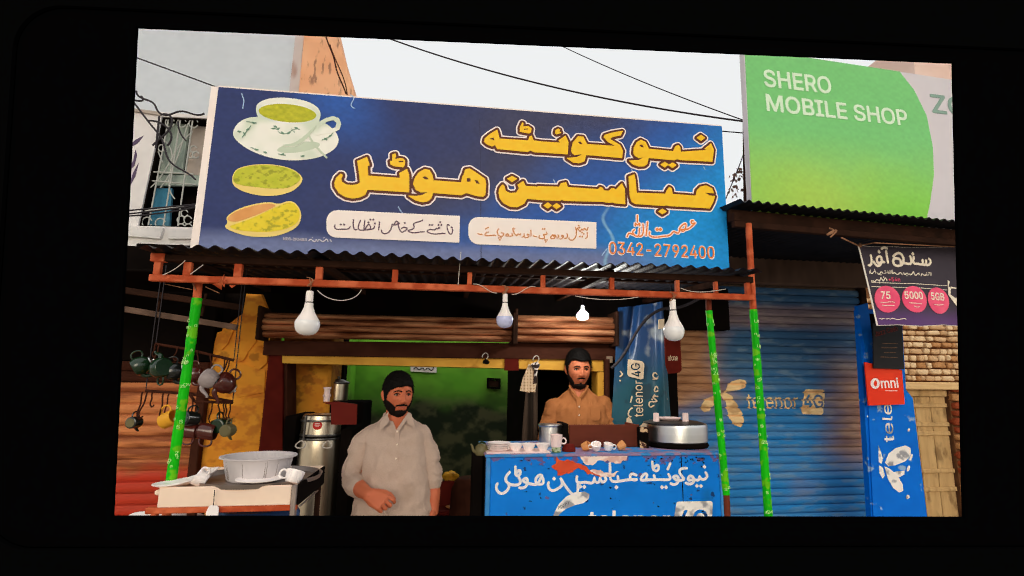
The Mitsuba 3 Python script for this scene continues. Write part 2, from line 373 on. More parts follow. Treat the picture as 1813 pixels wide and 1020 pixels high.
obj('pipe_cap', FP.ext(FP.poly([(1071, 631), (1081, 631), (1081, 643), (1071, 643)]), 0, .05), 'mat_concrete', shop)
obj('right_wall', bbox((at(1074, 700, 3.75)[0], 3.72, 0), (at(1185, 700, 3.9)[0] - .01, 3.86, 2.05)), 'mat_soot', shop)
# dark inner partition behind the second man, with a shelf post
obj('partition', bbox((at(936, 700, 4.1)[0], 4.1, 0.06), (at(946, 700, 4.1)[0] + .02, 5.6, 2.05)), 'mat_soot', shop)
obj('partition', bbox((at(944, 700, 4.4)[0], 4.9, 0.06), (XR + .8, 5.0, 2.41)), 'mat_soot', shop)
# rough plaster showing just inside the opening on the left
obj('inner_wall', bbox((XL - .02, 4.0, .06), (XL + .3, 4.4, 2.05), .02), 'mat_plaster', shop)
obj('beam_stub', bbox((at(575, 640, 4.6)[0], 4.55, 1.3), (at(612, 640, 4.6)[0], 4.7, 2.4)), 'mat_soot', shop)
obj('corner_post', bbox((at(645, 640, 6.9)[0] - .55, 6.6, .06), (at(645, 640, 6.9)[0] - .1, 6.99, 2.41)), 'mat_green_wall', shop)

FN = face(6.98)
pn = thing('paper_notice', 'white paper notice with a line of dark writing high on the green wall', 'notice')
obj('sheet', FN.ext(FN.poly([(727, 646), (773, 648), (773, 660), (727, 658)]), 0, .01), 'mat_pale_paint', pn)
obj('writing', FN.ext(strokes(FN, [[(733, 654), (738, 651), (742, 655), (747, 652), (751, 656)], [(754, 655), (758, 652), (762, 655), (768, 650)]], 1.6, [(745, 649), (760, 649)]), .011, .016), 'mat_cable', pn)
pf = thing('picture_frame', 'dark framed picture hung on the green wall', 'picture frame')
fr = FN.poly([(862, 669), (886, 670), (886, 689), (862, 688)])
obj('frame', FN.ext(fr.difference(fr.buffer(-.022)), 0, .03), 'mat_soot', pf)
obj('print', FN.ext(fr.buffer(-.023), 0, .012), 'mat_dark_rust', pf)

# rolled up shutters over the opening
def rolled_shutter(px0, py0, px1, py1, label):
    t = thing('rolling_shutter', label, 'shutter')
    a, b = at(px0, py0, 3.58), at(px1, py1, 3.58)
    x0, x1, z1, z0 = a[0], b[0], a[2], b[2]
    n = 4; hh = (z1 - z0) / n
    for i in range(n):
        zc = z0 + (i + .5) * hh; bow = .05 * (1 - ((i + .5) / n * 2 - 1) ** 2)
        pr = [(3.60 - bow + (.5 - .5 * math.cos(q)) * .0 - .022 * math.sin(q), zc - hh * .46 + hh * .92 * q / math.pi) for q in np.linspace(0, math.pi, 7)]
        ring = Polygon([(y, z) for y, z in pr] + [(3.68, zc + hh * .46), (3.68, zc - hh * .46)])
        e = trimesh.creation.extrude_polygon(ring, x1 - x0, engine='earcut')
        v = e.vertices; e = trimesh.Trimesh(np.c_[x0 + v[:, 2], v[:, 0], v[:, 1]], e.faces)
        e.fix_normals()
        obj('slat', e, 'mat_shutter_brown', t, smooth=35)
    for x in (x0 - .02, x1 + .001):
        obj('end_plate', bbox((x, 3.5, z0 - .02), (x + .019, 3.7, z1 + .03)), 'mat_dark_rust', t)
    return t
rolled_shutter(470, 553, 905, 605, 'wide rusty brown roller shutter rolled up above the shop opening')
rolled_shutter(915, 557, 1085, 608, 'short rusty brown roller shutter rolled up above the man at the counter')

# ------------------------------------------------------------------ canopy of rusty steel with a corrugated roof
YC = 2.45; FC = face(YC)
can = thing('shop_canopy', 'rusty orange steel canopy with corrugated roof on green wrapped poles', 'canopy')
zB0, zB1 = at(263, 497, YC)[2], at(263, 485, YC)[2]
x0, x1 = at(263, 490, YC)[0], at(1336, 520, YC)[0]
zT0, zT1 = at(270, 461, YC)[2], at(270, 449, YC)[2]
obj('lower_beam', bbox((x0, YC, zB0), (x1, YC + .03, zB1), .002), 'mat_rust', can)
obj('upper_beam', bbox((x0, YC + .001, zT0), (x1, YC + .031, zT1), .002), 'mat_dark_rust', can)  # darker than the other rusty bars: shade under the roof edge painted in
obj('beam_end', bbox((x0 - .003, YC - .003, zT0 - .003), (x0 + .05, YC + .034, zT1 + .003), .002), 'mat_rust', can)
for px, wd in [(276, 11), (330, 13), (420, 13), (564.5, 12), (699.5, 10.5), (832, 9), (962, 9), (1084, 9), (1200, 7.5), (1268, 7), (1324, 9)]:
    c = at(px, 478, YC)[0]; w2 = wd * .00117
    obj('upright', bbox((c - w2, YC + .003, zB1), (c + w2, YC + .027, zT0), .002), 'mat_rust', can)
for px in (290, 560, 840, 1085, 1310):      # rafters running back to the wall
    c = at(px, 460, YC)[0]
    obj('rafter', bar((c, YC + .03, zT1 + .0), (c, 3.80, zT1 + .06), .03, .03), 'mat_dark_rust', can)
for yy in (2.9, 3.4):
    obj('purlin', bar((x0, yy, zT1 + .04 + .02 * (yy - 2.4)), (x1, yy, zT1 + .04 + .02 * (yy - 2.4)), .03, .03), 'mat_dark_rust', can)
def corrugated(xa, xb, ya, yb, z_a, z_b, pitch=.0625, amp=.0085, th=.0014, skew=None, wob=0.0, seed=0):
    n = int((xb - xa) / pitch * 8); r = np.random.default_rng(seed)
    xs = np.linspace(xa, xb, n + 1); m = 10
    V = []
    for side in (0, 1):
        for j in range(m + 1):
            t = j / m; y = ya + (yb - ya) * t; z = z_a + (z_b - z_a) * t
            w = wob * (meshkit.noise(np.c_[xs * 3.1, np.full(n + 1, seed * 7.3 + t * .6), 0 * xs]) - .5) * 2 * (1 - t)
            V.append(np.c_[xs, np.full(n + 1, y) + .3 * w, z + amp * np.cos(xs * 2 * np.pi / pitch) + w + (th if side else 0)])
    V = np.vstack(V); k = n + 1; h = k * (m + 1); Fc = []
    for j in range(m):
        for i in range(n):
            a = j * k + i
            Fc += [[a, a + k, a + 1], [a + 1, a + k, a + k + 1], [h + a, h + a + 1, h + a + k], [h + a + 1, h + a + k + 1, h + a + k]]
    for i in range(n):
        Fc += [[i, i + 1, h + i], [i + 1, h + i + 1, h + i]]
    return trimesh.Trimesh(V, Fc, process=False)
zc = at(560, 448, 2.36)[2]
xa, xb = at(246, 440, 2.36)[0], at(1350, 480, 2.36)[0]
cuts = np.linspace(xa, xb, 5)
for i in range(4):
    obj('corrugated_sheet', corrugated(cuts[i] - (.03 if i else 0), cuts[i + 1], 2.36, 3.82, zc + .004 * (i % 2), zc + .09 + .004 * (i % 2), wob=.008, seed=i + 1), 'mat_corrugated', can, smooth=True)
def wrapped_pole(a, b, c, d, e, r, parent, specks):
    """a-b bare rusty top, b-c green wrap (tape with pale scribbles), c-d bare foot."""
    obj('pole', tube([a, b, c, d], r, 12), 'mat_rust' if e < 2 or e > 2.5 else 'mat_pole_brown', parent, smooth=40)
    n = 60; t = np.linspace(0, 1, n)[:, None]; P = b * (1 - t) + c * t
    rr = r + .0025 + .0022 * (meshkit.noise(np.c_[t[:, 0] * 34, np.full(n, e), 0 * t[:, 0]]) - .4)
    w = obj('green_wrap', tube(P, rr, 14), 'mat_green_wrap', parent, smooth=40)
    rg = np.random.default_rng(int(e * 10)); pcs = []
    dd = _n(c - b); L = np.linalg.norm(c - b)
    for k in range(specks):
        tt = rg.uniform(.02, .98) * L; ang = rg.uniform(-70, 60); sz = rg.uniform(.009, .015)
        s = rg.choice(['UC', 'n', 'OV', 'S', 'ZL', 'G', 'C', '2'])
        q = meshkit.text_mesh(str(s), sz, .0012)
        v = q.vertices - [sz * .5, 0, 0]
        th = math.radians(ang) + v[:, 0] / r
        rad = r + .0046 + v[:, 2]
        base = b + dd * tt
        out = base + np.outer(np.sin(th) * rad, [1, 0, 0]) + np.outer(-np.cos(th) * rad, [0, 1, 0]) + np.outer(v[:, 1], -dd)
        pcs.append(trimesh.Trimesh(out, q.faces, process=False))
    obj('scribbles', cat(pcs), 'mat_speck', w, kind='stuff')
mat('speck', lin(190, 236, 150), 0.5)
mat('pole_brown', lambda p, n, uv: blend(lin(120, 50, 28), lin(86, 36, 22), n3(p, 12, 3)), 0.7)
YP = 2.52
wrapped_pole(at(351, 500, YP), at(349, 528, YP), at(299, 880, YP), np.r_[at(299, 880, YP)[:2] - [.006, 0], 0.0], 1.0, .0165, can, 26)
wrapped_pole(at(1254, 528, YP), at(1255, 550, YP), at(1286, 876, YP), np.r_[at(1287, 900, YP)[:2] + [.004, 0], 0.0], 2.0, .014, can, 26)
# bent rusty plates and rags where the left pole meets the beam
mat('dead', lambda p, n, uv: blend(lin(110, 74, 52), lin(176, 128, 96), n3(p, 40, 2)), 0.8)
obj('bent_plate', cat([bar(at(341, 501, 2.5), at(347, 514, 2.5), .010, .004), bar(at(364, 508, 2.5), at(388, 519, 2.5), .014, .004), bar(at(292, 503, 2.5), at(340, 513, 2.5), .008, .003)]), 'mat_dead', can)

# ------------------------------------------------------------------ the big shop sign
FG = face(2.60)
sg = thing('shop_sign', 'long blue shop sign with yellow lettering, tea cup and flatbreads above the canopy', 'sign')
obj('panel', FG.ext(FG.poly([(387, 154), (1278, 223.5), (1292, 486), (350, 446)]), -.05, 0), 'mat_sign_blue', sg)
obj('white_edge', FG.ext(FG.poly([(374, 152), (386.5, 153.5), (349.5, 446), (335, 446)]), -.052, -.002), 'mat_sign_white', sg)
obj('top_edge', FG.ext(FG.poly([(386, 151), (1278, 221), (1278, 223), (386, 153.4)]), -.052, -.004), 'mat_sign_white', sg)
A = zm(580, 180, 380, 1811); B = zm(920, 180, 380, 1811)
fills = [
 A([(250,505),(335,470),(358,540),(341,548),(345,628),(610,648),(605,607),(672,570),(690,620),(690,770),(340,748),(320,790),(270,815),(210,822),(150,810),(95,775),(62,725),(58,690),(75,645),(110,612),(125,615),(132,630),(118,650),(125,680),(160,703),(210,708),(255,700),(275,685),(265,600)]),
 A([(720,700),(735,650),(770,600),(820,572),(860,580),(885,620),(895,668),(1125,685),(1135,640),(1150,610),(1160,575),(1200,568),(1250,600),(1330,655),(1338,700),(1332,790),(1310,808),(1250,800),(1170,775),(1130,795),(890,775),(880,815),(850,845),(800,855),(740,838),(675,795),(745,800),(800,790),(850,765),(790,772),(745,750)]),
 A([(525,505),(545,505),(545,450),(575,440),(580,465),(572,490),(610,480),(640,485),(655,500),(655,540),(640,560),(560,550),(530,535)]),
 A([(1440,770),(1450,730),(1475,700),(1495,720),(1500,755),(1540,775),(1590,770),(1612,735),(1600,705),(1650,672),(1670,715),(1820,724),(1820,834),(1680,825),(1660,865),(1600,895),(1540,893),(1480,860),(1450,820)]),
 A([(1555,630),(1600,655),(1555,685),(1510,655)]),
 B([(150,716),(330,722),(345,692),(390,682),(405,724),(660,742),(675,722),(695,728),(710,752),(750,756),(770,732),(795,735),(808,745),(860,690),(885,740),(888,870),(800,862),(780,855),(740,858),(700,850),(370,842),(355,832),(340,842),(150,834)]),
 B([(197,880),(235,852),(273,880),(235,908)]), B([(272,885),(310,857),(348,885),(310,913)]),
 B([(915,635),(965,615),(975,660),(985,772),(1225,780),(1240,745),(1260,722),(1280,735),(1287,782),(1480,797),(1490,750),(1520,720),(1570,710),(1620,735),(1637,778),(1560,772),(1600,796),(1645,800),(1630,850),(1600,905),(1250,885),(1240,878),(1220,885),(970,868),(940,850),(925,800)]),
 B([(1162,930),(1200,904),(1240,930),(1200,956)]),
 B([(955,440),(960,390),(985,345),(1020,325),(1060,345),(1087,402),(1290,422),(1310,380),(1335,370),(1350,385),(1357,427),(1580,412),(1550,405),(1610,355),(1635,410),(1622,512),(1350,498),(1325,490),(1300,500),(1085,480),(1075,530),(1050,550),(1000,552),(950,535),(915,500),(1000,497),(1045,472),(1000,482),(970,465)]),
 B([(1182,535),(1220,510),(1256,535),(1220,562)]), B([(1248,540),(1285,515),(1322,540),(1285,567)]), B([(1487,310),(1525,283),(1563,310),(1525,338)]),
 B([(430,420),(445,350),(490,295),(535,300),(567,362),(780,377),(805,380),(740,345),(705,305),(715,285),(780,265),(870,250),(850,290),(780,305),(760,320),(845,370),(870,420),(860,482),(560,455),(545,510),(500,525),(450,520),(390,480),(480,472),(530,447),(460,457),(440,442)]),
 A([(1318,345),(1325,315),(1365,280),(1430,240),(1440,270),(1450,317),(1690,332),(1700,300),(1720,290),(1737,332),(1815,342),(1960,350),(1945,332),(2005,290),(2030,340),(2025,450),(1740,432),(1710,418),(1690,430),(1430,405),(1410,370),(1390,385),(1350,370)]),
 A([(1620,225),(1640,180),(1652,185),(1650,215),(1690,210),(1720,230),(1715,265),(1700,275),(1620,260)]),
 B([(295,272),(300,245),(322,232),(342,240),(338,252),(322,254),(350,262),(345,272),(310,282)]),
]
holes = [A([(800,640),(830,635),(855,660),(820,660)]), A([(1175,650),(1205,650),(1205,680),(1175,680)]), A([(1240,665),(1262,668),(1285,700),(1255,695)]), A([(600,506),(640,504),(640,514),(605,516)]),
         B([(1005,370),(1030,365),(1045,390),(1020,388)]), B([(490,345),(512,340),(527,365),(505,362)]), A([(1365,318),(1400,308),(1407,332)]), A([(1655,235),(1690,232),(1690,240),(1655,243)])]
k = FG.ppm(900, 300)
yl = unary_union([FG.poly(f) for f in fills]).buffer(-.6 * k).buffer(1.0 * k, quad_segs=3).buffer(-.4 * k)
hs = unary_union([FG.poly(f) for f in holes])
body_l = yl.buffer(.2 * k)
obj('letter_border', FG.ext(body_l.buffer(6.2 * k, quad_segs=4).simplify(.0005), .0005, .003), 'mat_letter_white', sg)
obj('letter_outline', FG.ext(body_l.buffer(3.7 * k, quad_segs=4).simplify(.0005), .001, .0052), 'mat_letter_brown', sg)
obj('lettering', FG.ext(yl.difference(hs).simplify(.0004), .002, .0075), 'mat_letter_yellow', sg)
Cc = zm(570, 360, 260, 1813); D = zm(820, 370, 250, 1813); E = zm(1060, 380, 240, 1813)
def plaque(pts):
    g = FG.poly(pts); x_, y_, X_, Y_ = g.bounds
    rr = .36 * (Y_ - y_)
    soft = g.buffer(-rr).buffer(rr)
    return unary_union([soft, g.intersection(sbox(x_ + rr, y_ - 1, X_ + 1, Y_ + 1))])
for nm, pts in (('breakfast', Cc([(60, 80), (1705, 158), (1695, 488), (55, 420)])), ('tea', D([(68, 100), (1708, 172), (1708, 512), (66, 452)]))):
    obj('plaque', FG.ext(plaque(pts), .0005, .003), 'mat_sign_white', sg)
w1 = strokes(FG, [Cc(l) for l in [
 [(1607,320),(1605,370),(1590,385),(1570,370),(1572,275)],
 [(1520,375),(1450,378),(1330,370),(1300,350),(1340,325),(1400,325),(1420,310),(1430,320),(1445,300),(1455,312)],
 [(1265,355),(1180,362),(1090,358),(1065,345),(1120,320),(1140,290),(1130,270),(1180,235),(1245,208)],
 [(985,315),(1020,300),(1055,312),(1020,345),(990,360),(970,345),(960,250)],
 [(868,262),(890,268),(920,225),(940,235),(925,262),(890,268)], [(868,262),(860,300),(830,355),(780,378),(745,365),(738,335)],
 [(712,232),(708,280),(700,330)],
 [(650,285),(640,310),(610,325),(560,330),(485,335),(478,215)], [(520,325),(545,305),(580,265),(600,290),(570,325)], [(530,215),(525,270),(520,325)],
 [(430,325),(410,330),(395,310),(392,210)],
 [(350,290),(330,315),(240,322),(175,318),(160,300),(165,270)]]], 1.9,
 Cc([(1603,300),(1330,270),(1362,270),(1440,270),(1475,270),(1460,235),(1025,245),(600,205),(635,205),(655,252),(575,240),(235,265),(277,265)]), 2.8)
obj('plaque_writing', FG.ext(w1, .0032, .005), 'mat_letter_plum', sg)
w2 = strokes(FG, [D(l) for l in [
 [(1590,305),(1592,350),(1585,372),(1568,380)],
 [(1600,240),(1570,262),(1555,250),(1540,275),(1520,262),(1505,290),(1480,270),(1450,300)],
 [(1440,240),(1450,330),(1430,380),(1395,405),(1365,395),(1358,370)],
 [(1330,320),(1338,350),(1325,375),(1300,380)], [(1268,360),(1265,342),(1285,350),(1275,375),(1240,385)], [(1215,335),(1228,360),(1205,380)],
 [(1190,360),(1150,340),(1170,378),(1120,375),(1140,345),(1190,368)],
 [(1070,300),(1060,330),(1030,330),(1045,370),(1010,385),(975,375),(980,345)],
 [(900,345),(920,357),(940,358)], [(868,275),(870,310),(868,350)], [(822,340),(830,325),(845,340),(830,365),(790,368)], [(780,320),(785,350),(755,365)],
 [(735,320),(720,335),(705,320),(690,345),(670,335),(662,260)], [(625,315),(635,345),(600,355)], [(570,320),(552,350),(580,348),(570,320)],
 [(490,310),(520,325),(490,355),(465,350),(458,260)],
 [(415,345),(340,345),(280,335),(300,305),(325,300)], [(285,260),(305,248),(325,240)], [(190,318),(215,329),(245,330)]]], 1.7,
 D([(1525,305),(1545,325),(1495,355),(1525,360),(1470,250),(1492,240),(1480,215),(1020,260),(1045,260),(1050,400),(1075,400),(1060,425),(455,375),(485,375),(470,400)]), 2.4)
obj('plaque_writing', FG.ext(w2, .0032, .005), 'mat_letter_orange', sg)
w3 = strokes(FG, [E(l) for l in [
 [(1262,85),(1235,100),(1245,120),(1285,110),(1240,160),(1190,195),(1080,200)], [(1080,198),(1120,140),(1160,125),(1165,150),(1090,198)],
 [(1080,198),(1030,240),(1000,230),(970,260),(880,290),(800,300),(720,300),(680,280),(680,235)],
 [(650,105),(642,190),(632,280)], [(590,130),(592,240),(570,285),(540,292)], [(545,190),(540,240),(520,290),(470,270),(475,205)], [(470,270),(445,262),(430,255),(380,295)],
 [(515,15),(515,60),(515,100)], [(487,150),(495,122),(515,140),(535,122),(547,150)]]], 2.2, E([(780,200),(822,200)]), 4.4)
obj('name_outline', FG.ext(w3.buffer(1.9 * k, quad_segs=3), .0005, .002), 'mat_letter_white', sg)
obj('name_lettering', FG.ext(w3, .001, .0035), 'mat_number_orange', sg)
obj('number_outline', text_on(FG, '0342-2792400', E([(128, 533)])[0], E([(1556, 596)])[0], 22.5, .0005, .002, True), 'mat_letter_white', sg)
ng = text_on(FG, '0342-2792400', E([(140, 524)])[0], E([(1544, 586)])[0], 20.5, .001, .0038, False)
obj('number', ng, 'mat_number_orange', sg)
obj('small_print', cat([text_on(FG, '0333-2914303', (501, 425), (543, 427), 4.6, .0005, .002), FG.ext(strokes(FG, [[(547,427),(551,424),(556,428),(560,424)], [(562,428),(567,425),(572,428),(577,424),(581,428)], [(584,424),(587,428)]], 1.2, [(553,421),(574,421)]), .0005, .002)]), 'mat_letter_white', sg)
crk = [[(620, 168), (626, 176), (622, 184), (628, 192)], [(428, 166), (432, 178), (430, 192)], [(705, 366), (709, 373), (713, 378)], [(980, 318), (983, 325), (979, 330)], [(1118, 300), (1121, 306)], [(1246, 296), (1248, 300)], [(600, 372), (604, 378)], [(1075, 440), (1066, 452)], [(846, 396), (850, 408)], [(858, 392), (862, 400)]]
obj('creases', FG.ext(strokes(FG, crk, 1.4), .0003, .0008), 'mat_crease', sg, kind='stuff')
obj('panel_seam', FG.ext(strokes(FG, [[(849, 212), (850, 240), (851, 300), (852, 460)]], 1.2), .0002, .0005), 'mat_seam', sg)
# the printed cup, saucer and flatbreads
Z1 = zm(200, 40, 460, 1805); Z2 = zm(200, 270, 460, 1805)
def ell(pl, cx, cy, rx, ry, deg=0, n=48, px=None):
    t = np.linspace(0, 2 * np.pi, n, endpoint=False); a = math.radians(deg)
    q = [(cx + rx * math.cos(s) * math.cos(a) - ry * math.sin(s) * math.sin(a), cy + rx * math.cos(s) * math.sin(a) + ry * math.sin(s) * math.cos(a)) for s in t]
    return pl.poly(px(q) if px else q)
def smoothp(g, r=1.5):
    q = np.array(g.exterior.coords)[:-1]
    if r >= 1.5 and len(q) > 8:      # round the outline with two corner cuts
        for _ in range(2):
            nx = np.roll(q, -1, 0); q = np.stack([q * .75 + nx * .25, q * .25 + nx * .75], 1).reshape(-1, 2)
        g = Polygon(q).buffer(0)
    return g.buffer(-r * k * .5).buffer(r * k).buffer(-r * k * .5)
saucer = smoothp(FG.poly(Z1([(828,780),(850,720),(900,675),(990,650),(1440,680),(1530,735),(1572,800),(1560,860),(1500,910),(1400,948),(1250,962),(1100,945),(960,895),(870,835)])))
obj('printed_saucer', FG.ext(saucer, .0005, .002), 'mat_china', sg)
obj('saucer_shadow', FG.ext(ell(FG, 1290, 868, 150, 34, -8, px=Z1).intersection(saucer), .0021, .0026), 'mat_china_shade', sg)
cup = smoothp(FG.poly(Z1([(990,600),(1010,560),(1070,532),(1160,522),(1270,530),(1370,555),(1430,595),(1447,640),(1430,700),(1390,760),(1340,820),(1290,858),(1220,870),(1160,850),(1110,800),(1060,730),(1010,670)])))
hand_o = smoothp(FG.poly(Z1([(1435,690),(1480,665),(1530,652),(1570,665),(1587,705),(1575,745),(1530,768),(1440,780),(1400,790),(1420,750),(1500,745),(1545,730),(1555,700),(1530,680),(1490,690),(1440,720)])), .6)
obj('printed_cup', FG.ext(unary_union([cup, hand_o]), .0022, .0036), 'mat_china', sg)
obj('cup_shade', FG.ext(smoothp(FG.poly(Z1([(1390,735),(1430,700),(1385,765),(1335,822),(1285,858),(1215,866),(1165,850),(1250,845),(1320,800)]))), .0037, .0043), 'mat_china_shade', sg)
obj('printed_tea', FG.ext(ell(FG, 1214, 632, 200, 62, 5, px=Z1), .0037, .0045), 'mat_tea', sg)
lv = unary_union([strokes(FG, [Z1(l) for l in [[(1150,760),(1200,775),(1250,750),(1300,745)], [(900,800),(930,760),(960,720)], [(960,870),(1010,890)], [(1150,915),(1200,925)], [(1450,820),(1500,800),(1530,770)], [(1100,740),(1140,735)], [(1240,740),(1265,765)], [(930,690),(1000,700)]]], 1.1),
                  *[ell(FG, x, y, 14, 6, a_, 10, Z1) for x, y, a_ in [(1130,725,20),(1150,742,-30),(1180,770,40),(1225,770,-40),(1275,735,20),(915,775,60),(940,745,-20),(1000,885,10),(1180,918,-20),(1480,812,30),(1510,790,-30),(1120,740,0),(980,700,20),(880,760,10),(1060,905,20),(1320,930,-10)]]])
obj('printed_leaves', FG.ext(lv, .0044, .005), 'mat_china_leaf', sg)
obj('printed_spoon', FG.ext(strokes(FG, [Z1([(1365,790),(1410,860),(1460,915),(1485,940)])], 3.2), .0044, .0052), 'mat_china_shade', sg)
obj('printed_bread', FG.ext(smoothp(FG.poly(Z2([(822,215),(840,130),(900,98),(1020,80),(1150,88),(1250,115),(1310,160),(1320,195),(1290,240),(1230,280),(1120,305),(1000,300),(880,265)]))), .0005, .002), 'mat_bread_edge', sg)
obj('bread_top', FG.ext(smoothp(FG.poly(Z2([(832,205),(845,135),(900,104),(1020,86),(1150,94),(1250,120),(1305,165),(1300,200),(1230,248),(1120,255),(980,240),(880,228)]))), .0021, .0032), 'mat_bread_green', sg)
obj('printed_bread', FG.ext(smoothp(FG.poly(Z2([(768,520),(800,490),(785,455),(820,420),(900,380),(1000,355),(1090,343),(1150,362),(1220,335),(1262,345),(1300,390),(1312,450),(1290,510),(1230,550),(1120,588),(960,588),(850,560)]))), .0005, .002), 'mat_bread_edge', sg)
obj('bread_top', FG.ext(smoothp(FG.poly(Z2([(795,475),(800,450),(850,412),(950,375),(1090,352),(1145,368),(1060,410),(960,450),(860,485)]))), .0021, .0032), 'mat_bread_orange', sg)
obj('bread_top', FG.ext(smoothp(FG.poly(Z2([(800,515),(880,490),(990,450),(1080,405),(1160,370),(1225,345),(1262,355),(1296,400),(1300,450),(1275,500),(1200,535),(1080,555),(950,550),(860,540)]))), .0021, .0034), 'mat_bread_yellow', sg)

# ------------------------------------------------------------------ light bulbs hung from the canopy beam
def bulb(px, ptop, pbot, Y, label, dome, lit=False, wpx=21):
    """LED bulb in a white holder; ptop: top of the holder, pbot: bottom of the dome, photo rows."""
    c = at(px, ptop, Y); zb = at(px, pbot, Y)[2]; Ht = c[2] - zb
    R = wpx * FC.ppm(px, pbot) * (Y / YC)
    t = thing('light_bulb', label, 'light bulb')
    z0 = c[2]
    obj('holder', lathe([(0, 0), (R * .26, -.001), (R * .30, -Ht * .04), (R * .30, -Ht * .24), (R * .27, -Ht * .25), (0, -Ht * .25)], 24, c), 'mat_bulb_plastic', t, smooth=40)
    obj('collar', lathe([(0, -Ht * .25), (R * .29, -Ht * .25), (R * .30, -Ht * .262), (R * .29, -Ht * .275), (0, -Ht * .275)], 24, c), 'mat_cable', t, smooth=40)
    if not lit: obj('body', lathe([(0, -Ht * .275), (R * .33, -Ht * .276), (R * .36, -Ht * .36), (R * .55, -Ht * .5), (R * .82, -Ht * .62), (R * .93, -Ht * .67), (0, -Ht * .67)], 32, c), 'mat_bulb_plastic', t, smooth=40)
    dm = lathe([(0, -Ht * .672)] + [(R * s, -Ht * z_) for s, z_ in [(.94, .672), (.99, .71), (1.0, .76), (.97, .82), (.88, .89), (.72, .945), (.5, .98), (.25, .997), (0, 1.0)]], 32, c)
    if lit: dm = lathe([(0, -Ht * .277), (R * .33, -Ht * .278), (R * .36, -Ht * .36), (R * .62, -Ht * .46), (R * .95, -Ht * .6), (R, -Ht * .74), (R * .9, -Ht * .88), (R * .6, -Ht * .97), (R * .25, -Ht * .997), (0, -Ht)], 32, c)
    more = {'emitter': {'type': 'area', 'radiance': {'type': 'rgb', 'value': [45, 45, 42]}}} if lit else {}
    obj('dome', dm, dome, t, smooth=50, **more)
    return c
def tie(px, py0, py1, Y, parent=None, mat_='mat_cable'):
    return tube([at(px - 1, py0, Y - .01), at(px + 2, (py0 + py1) / 2, Y - .012), at(px, py1, Y)], .0022, 6)
b1 = bulb(549, 515, 594, YC, 'large unlit bulb hanging at the left of the canopy beam', 'mat_bulb_dome', wpx=21.5)
b2 = bulb(894.5, 520, 581, YC, 'small unlit bulb with bluish dome hanging in the middle of the beam', 'mat_bulb_dome_cool', wpx=15)
b3 = bulb(1191, 530, 604, YC, 'large unlit bulb hanging at the right of the canopy beam', 'mat_bulb_dome', wpx=18.5)
b4 = bulb(1031.5, 540, 567, 3.2, 'glowing bulb hanging deeper under the canopy roof', 'mat_bulb_dome', True, wpx=10.5)
for (px, y0, y1) in [(549, 493, 516), (894.5, 507, 521), (1191, 519, 531)]:
    cord = cat([tie(px, y0, y1, YC), tube(spline([at(px - 6, y0 - 2, YC - .012), at(px + 3, y0 + 8, YC - .014), at(px - 3, y0 + 13, YC - .012), at(px + 7, y0 + 3, YC - .012)], 20), .0018, 5)])
    obj('bulb_cord', cord, 'mat_dead', label={549: 'twisted cord tied round the beam above the left bulb', 894.5: 'twisted cord tied round the beam above the small middle bulb', 1191: 'twisted cord tied round the beam above the right bulb'}[px], cat='cord')
obj('bulb_cord', tube([at(1031.5, 541, 3.2), at(1031.5, 527, 3.2) + [0, .01, .0], np.r_[at(1031.5, 500, 3.2)[:2], zT1 + .07]], .002, 6), 'mat_cable', label='straight dark cord holding up the glowing bulb', cat='cord')
for pts, lab in [([(562, 514), (580, 527), (605, 532), (628, 526), (640, 513)], 'pale cord looping below the beam beside the left bulb'),
                 ([(838, 503), (852, 506), (868, 516), (880, 519)], 'pale cord drooping just left of the middle bulb'),
                 ([(906, 521), (925, 515), (935, 509), (948, 508)], 'pale cord rising just right of the middle bulb'),
                 ([(1018, 524), (1060, 530), (1100, 530), (1130, 526)], 'thin pale cord strung below the beam near the glowing bulb'),
                 ([(816, 446), (813, 480), (811, 505)], 'thin thread hanging from the roof edge to the beam'),
                 ([(1205, 510), (1235, 517), (1265, 515), (1285, 512)], 'pale cord lying along the right end of the beam'),
                 ([(288, 487), (310, 476), (328, 461)], 'pale cord slanting across the left end of the truss'),
                 ([(337, 486), (350, 476), (360, 469)], 'short pale cord slanting by the second upright')]:
    obj('loose_cord', tube(spline([at(x, y, YC - .01) for x, y in pts], 24), .0018, 6), 'mat_pale_wire', label=lab, cat='cord')
lf = []
rg = np.random.default_rng(3)
for q in range(9):
    a = at(401 + rg.uniform(-11, 9), 499 + rg.uniform(-6, 8), YC - .012)
    d = rg.normal(size=3); lf.append(trimesh.convex.convex_hull(np.array([a, a + .016 * d, a + .012 * rg.normal(size=3), a + .01 * rg.normal(size=3)])))
obj('dry_leaf_knot', cat(lf), 'mat_rust', label='small knot of dry orange leaves stuck on the canopy beam', cat='dry leaves')

# ------------------------------------------------------------------ blue shutter shop on the right
YB = 3.9; PITCH = .0555
prof = [(0, 0), (.02, .019), (.13, .019), (.16, .001), (.35, -.006), (.6, -.007), (.85, -.003), (1.0, 0)]   # (share of the pitch, y)
FBk = face(YB)
shb = thing('phone_shop', 'shop closed by a faded blue and brown roller shutter with painted pale lettering', 'shop')
sx0, sx1 = at(1183, 700, YB)[0], at(1546, 800, YB)[0]
nsl = 43; ztop = at(1300, 512, YB)[2] + .02
for i in range(nsl):
    za = ztop - (i + 1) * PITCH
    if za < 0.02: break
    pts = [(YB + y, za + s * PITCH) for s, y in prof]
    ring = Polygon(pts + [(YB + .02, za + PITCH), (YB + .02, za)])
    e = trimesh.creation.extrude_polygon(ring, sx1 - sx0, engine='earcut')
    v = e.vertices; e = trimesh.Trimesh(np.c_[sx0 + v[:, 2], v[:, 0], v[:, 1]], e.faces); e.fix_normals()
    obj('slat', e, 'mat_shutter_blue', shb, smooth=30)
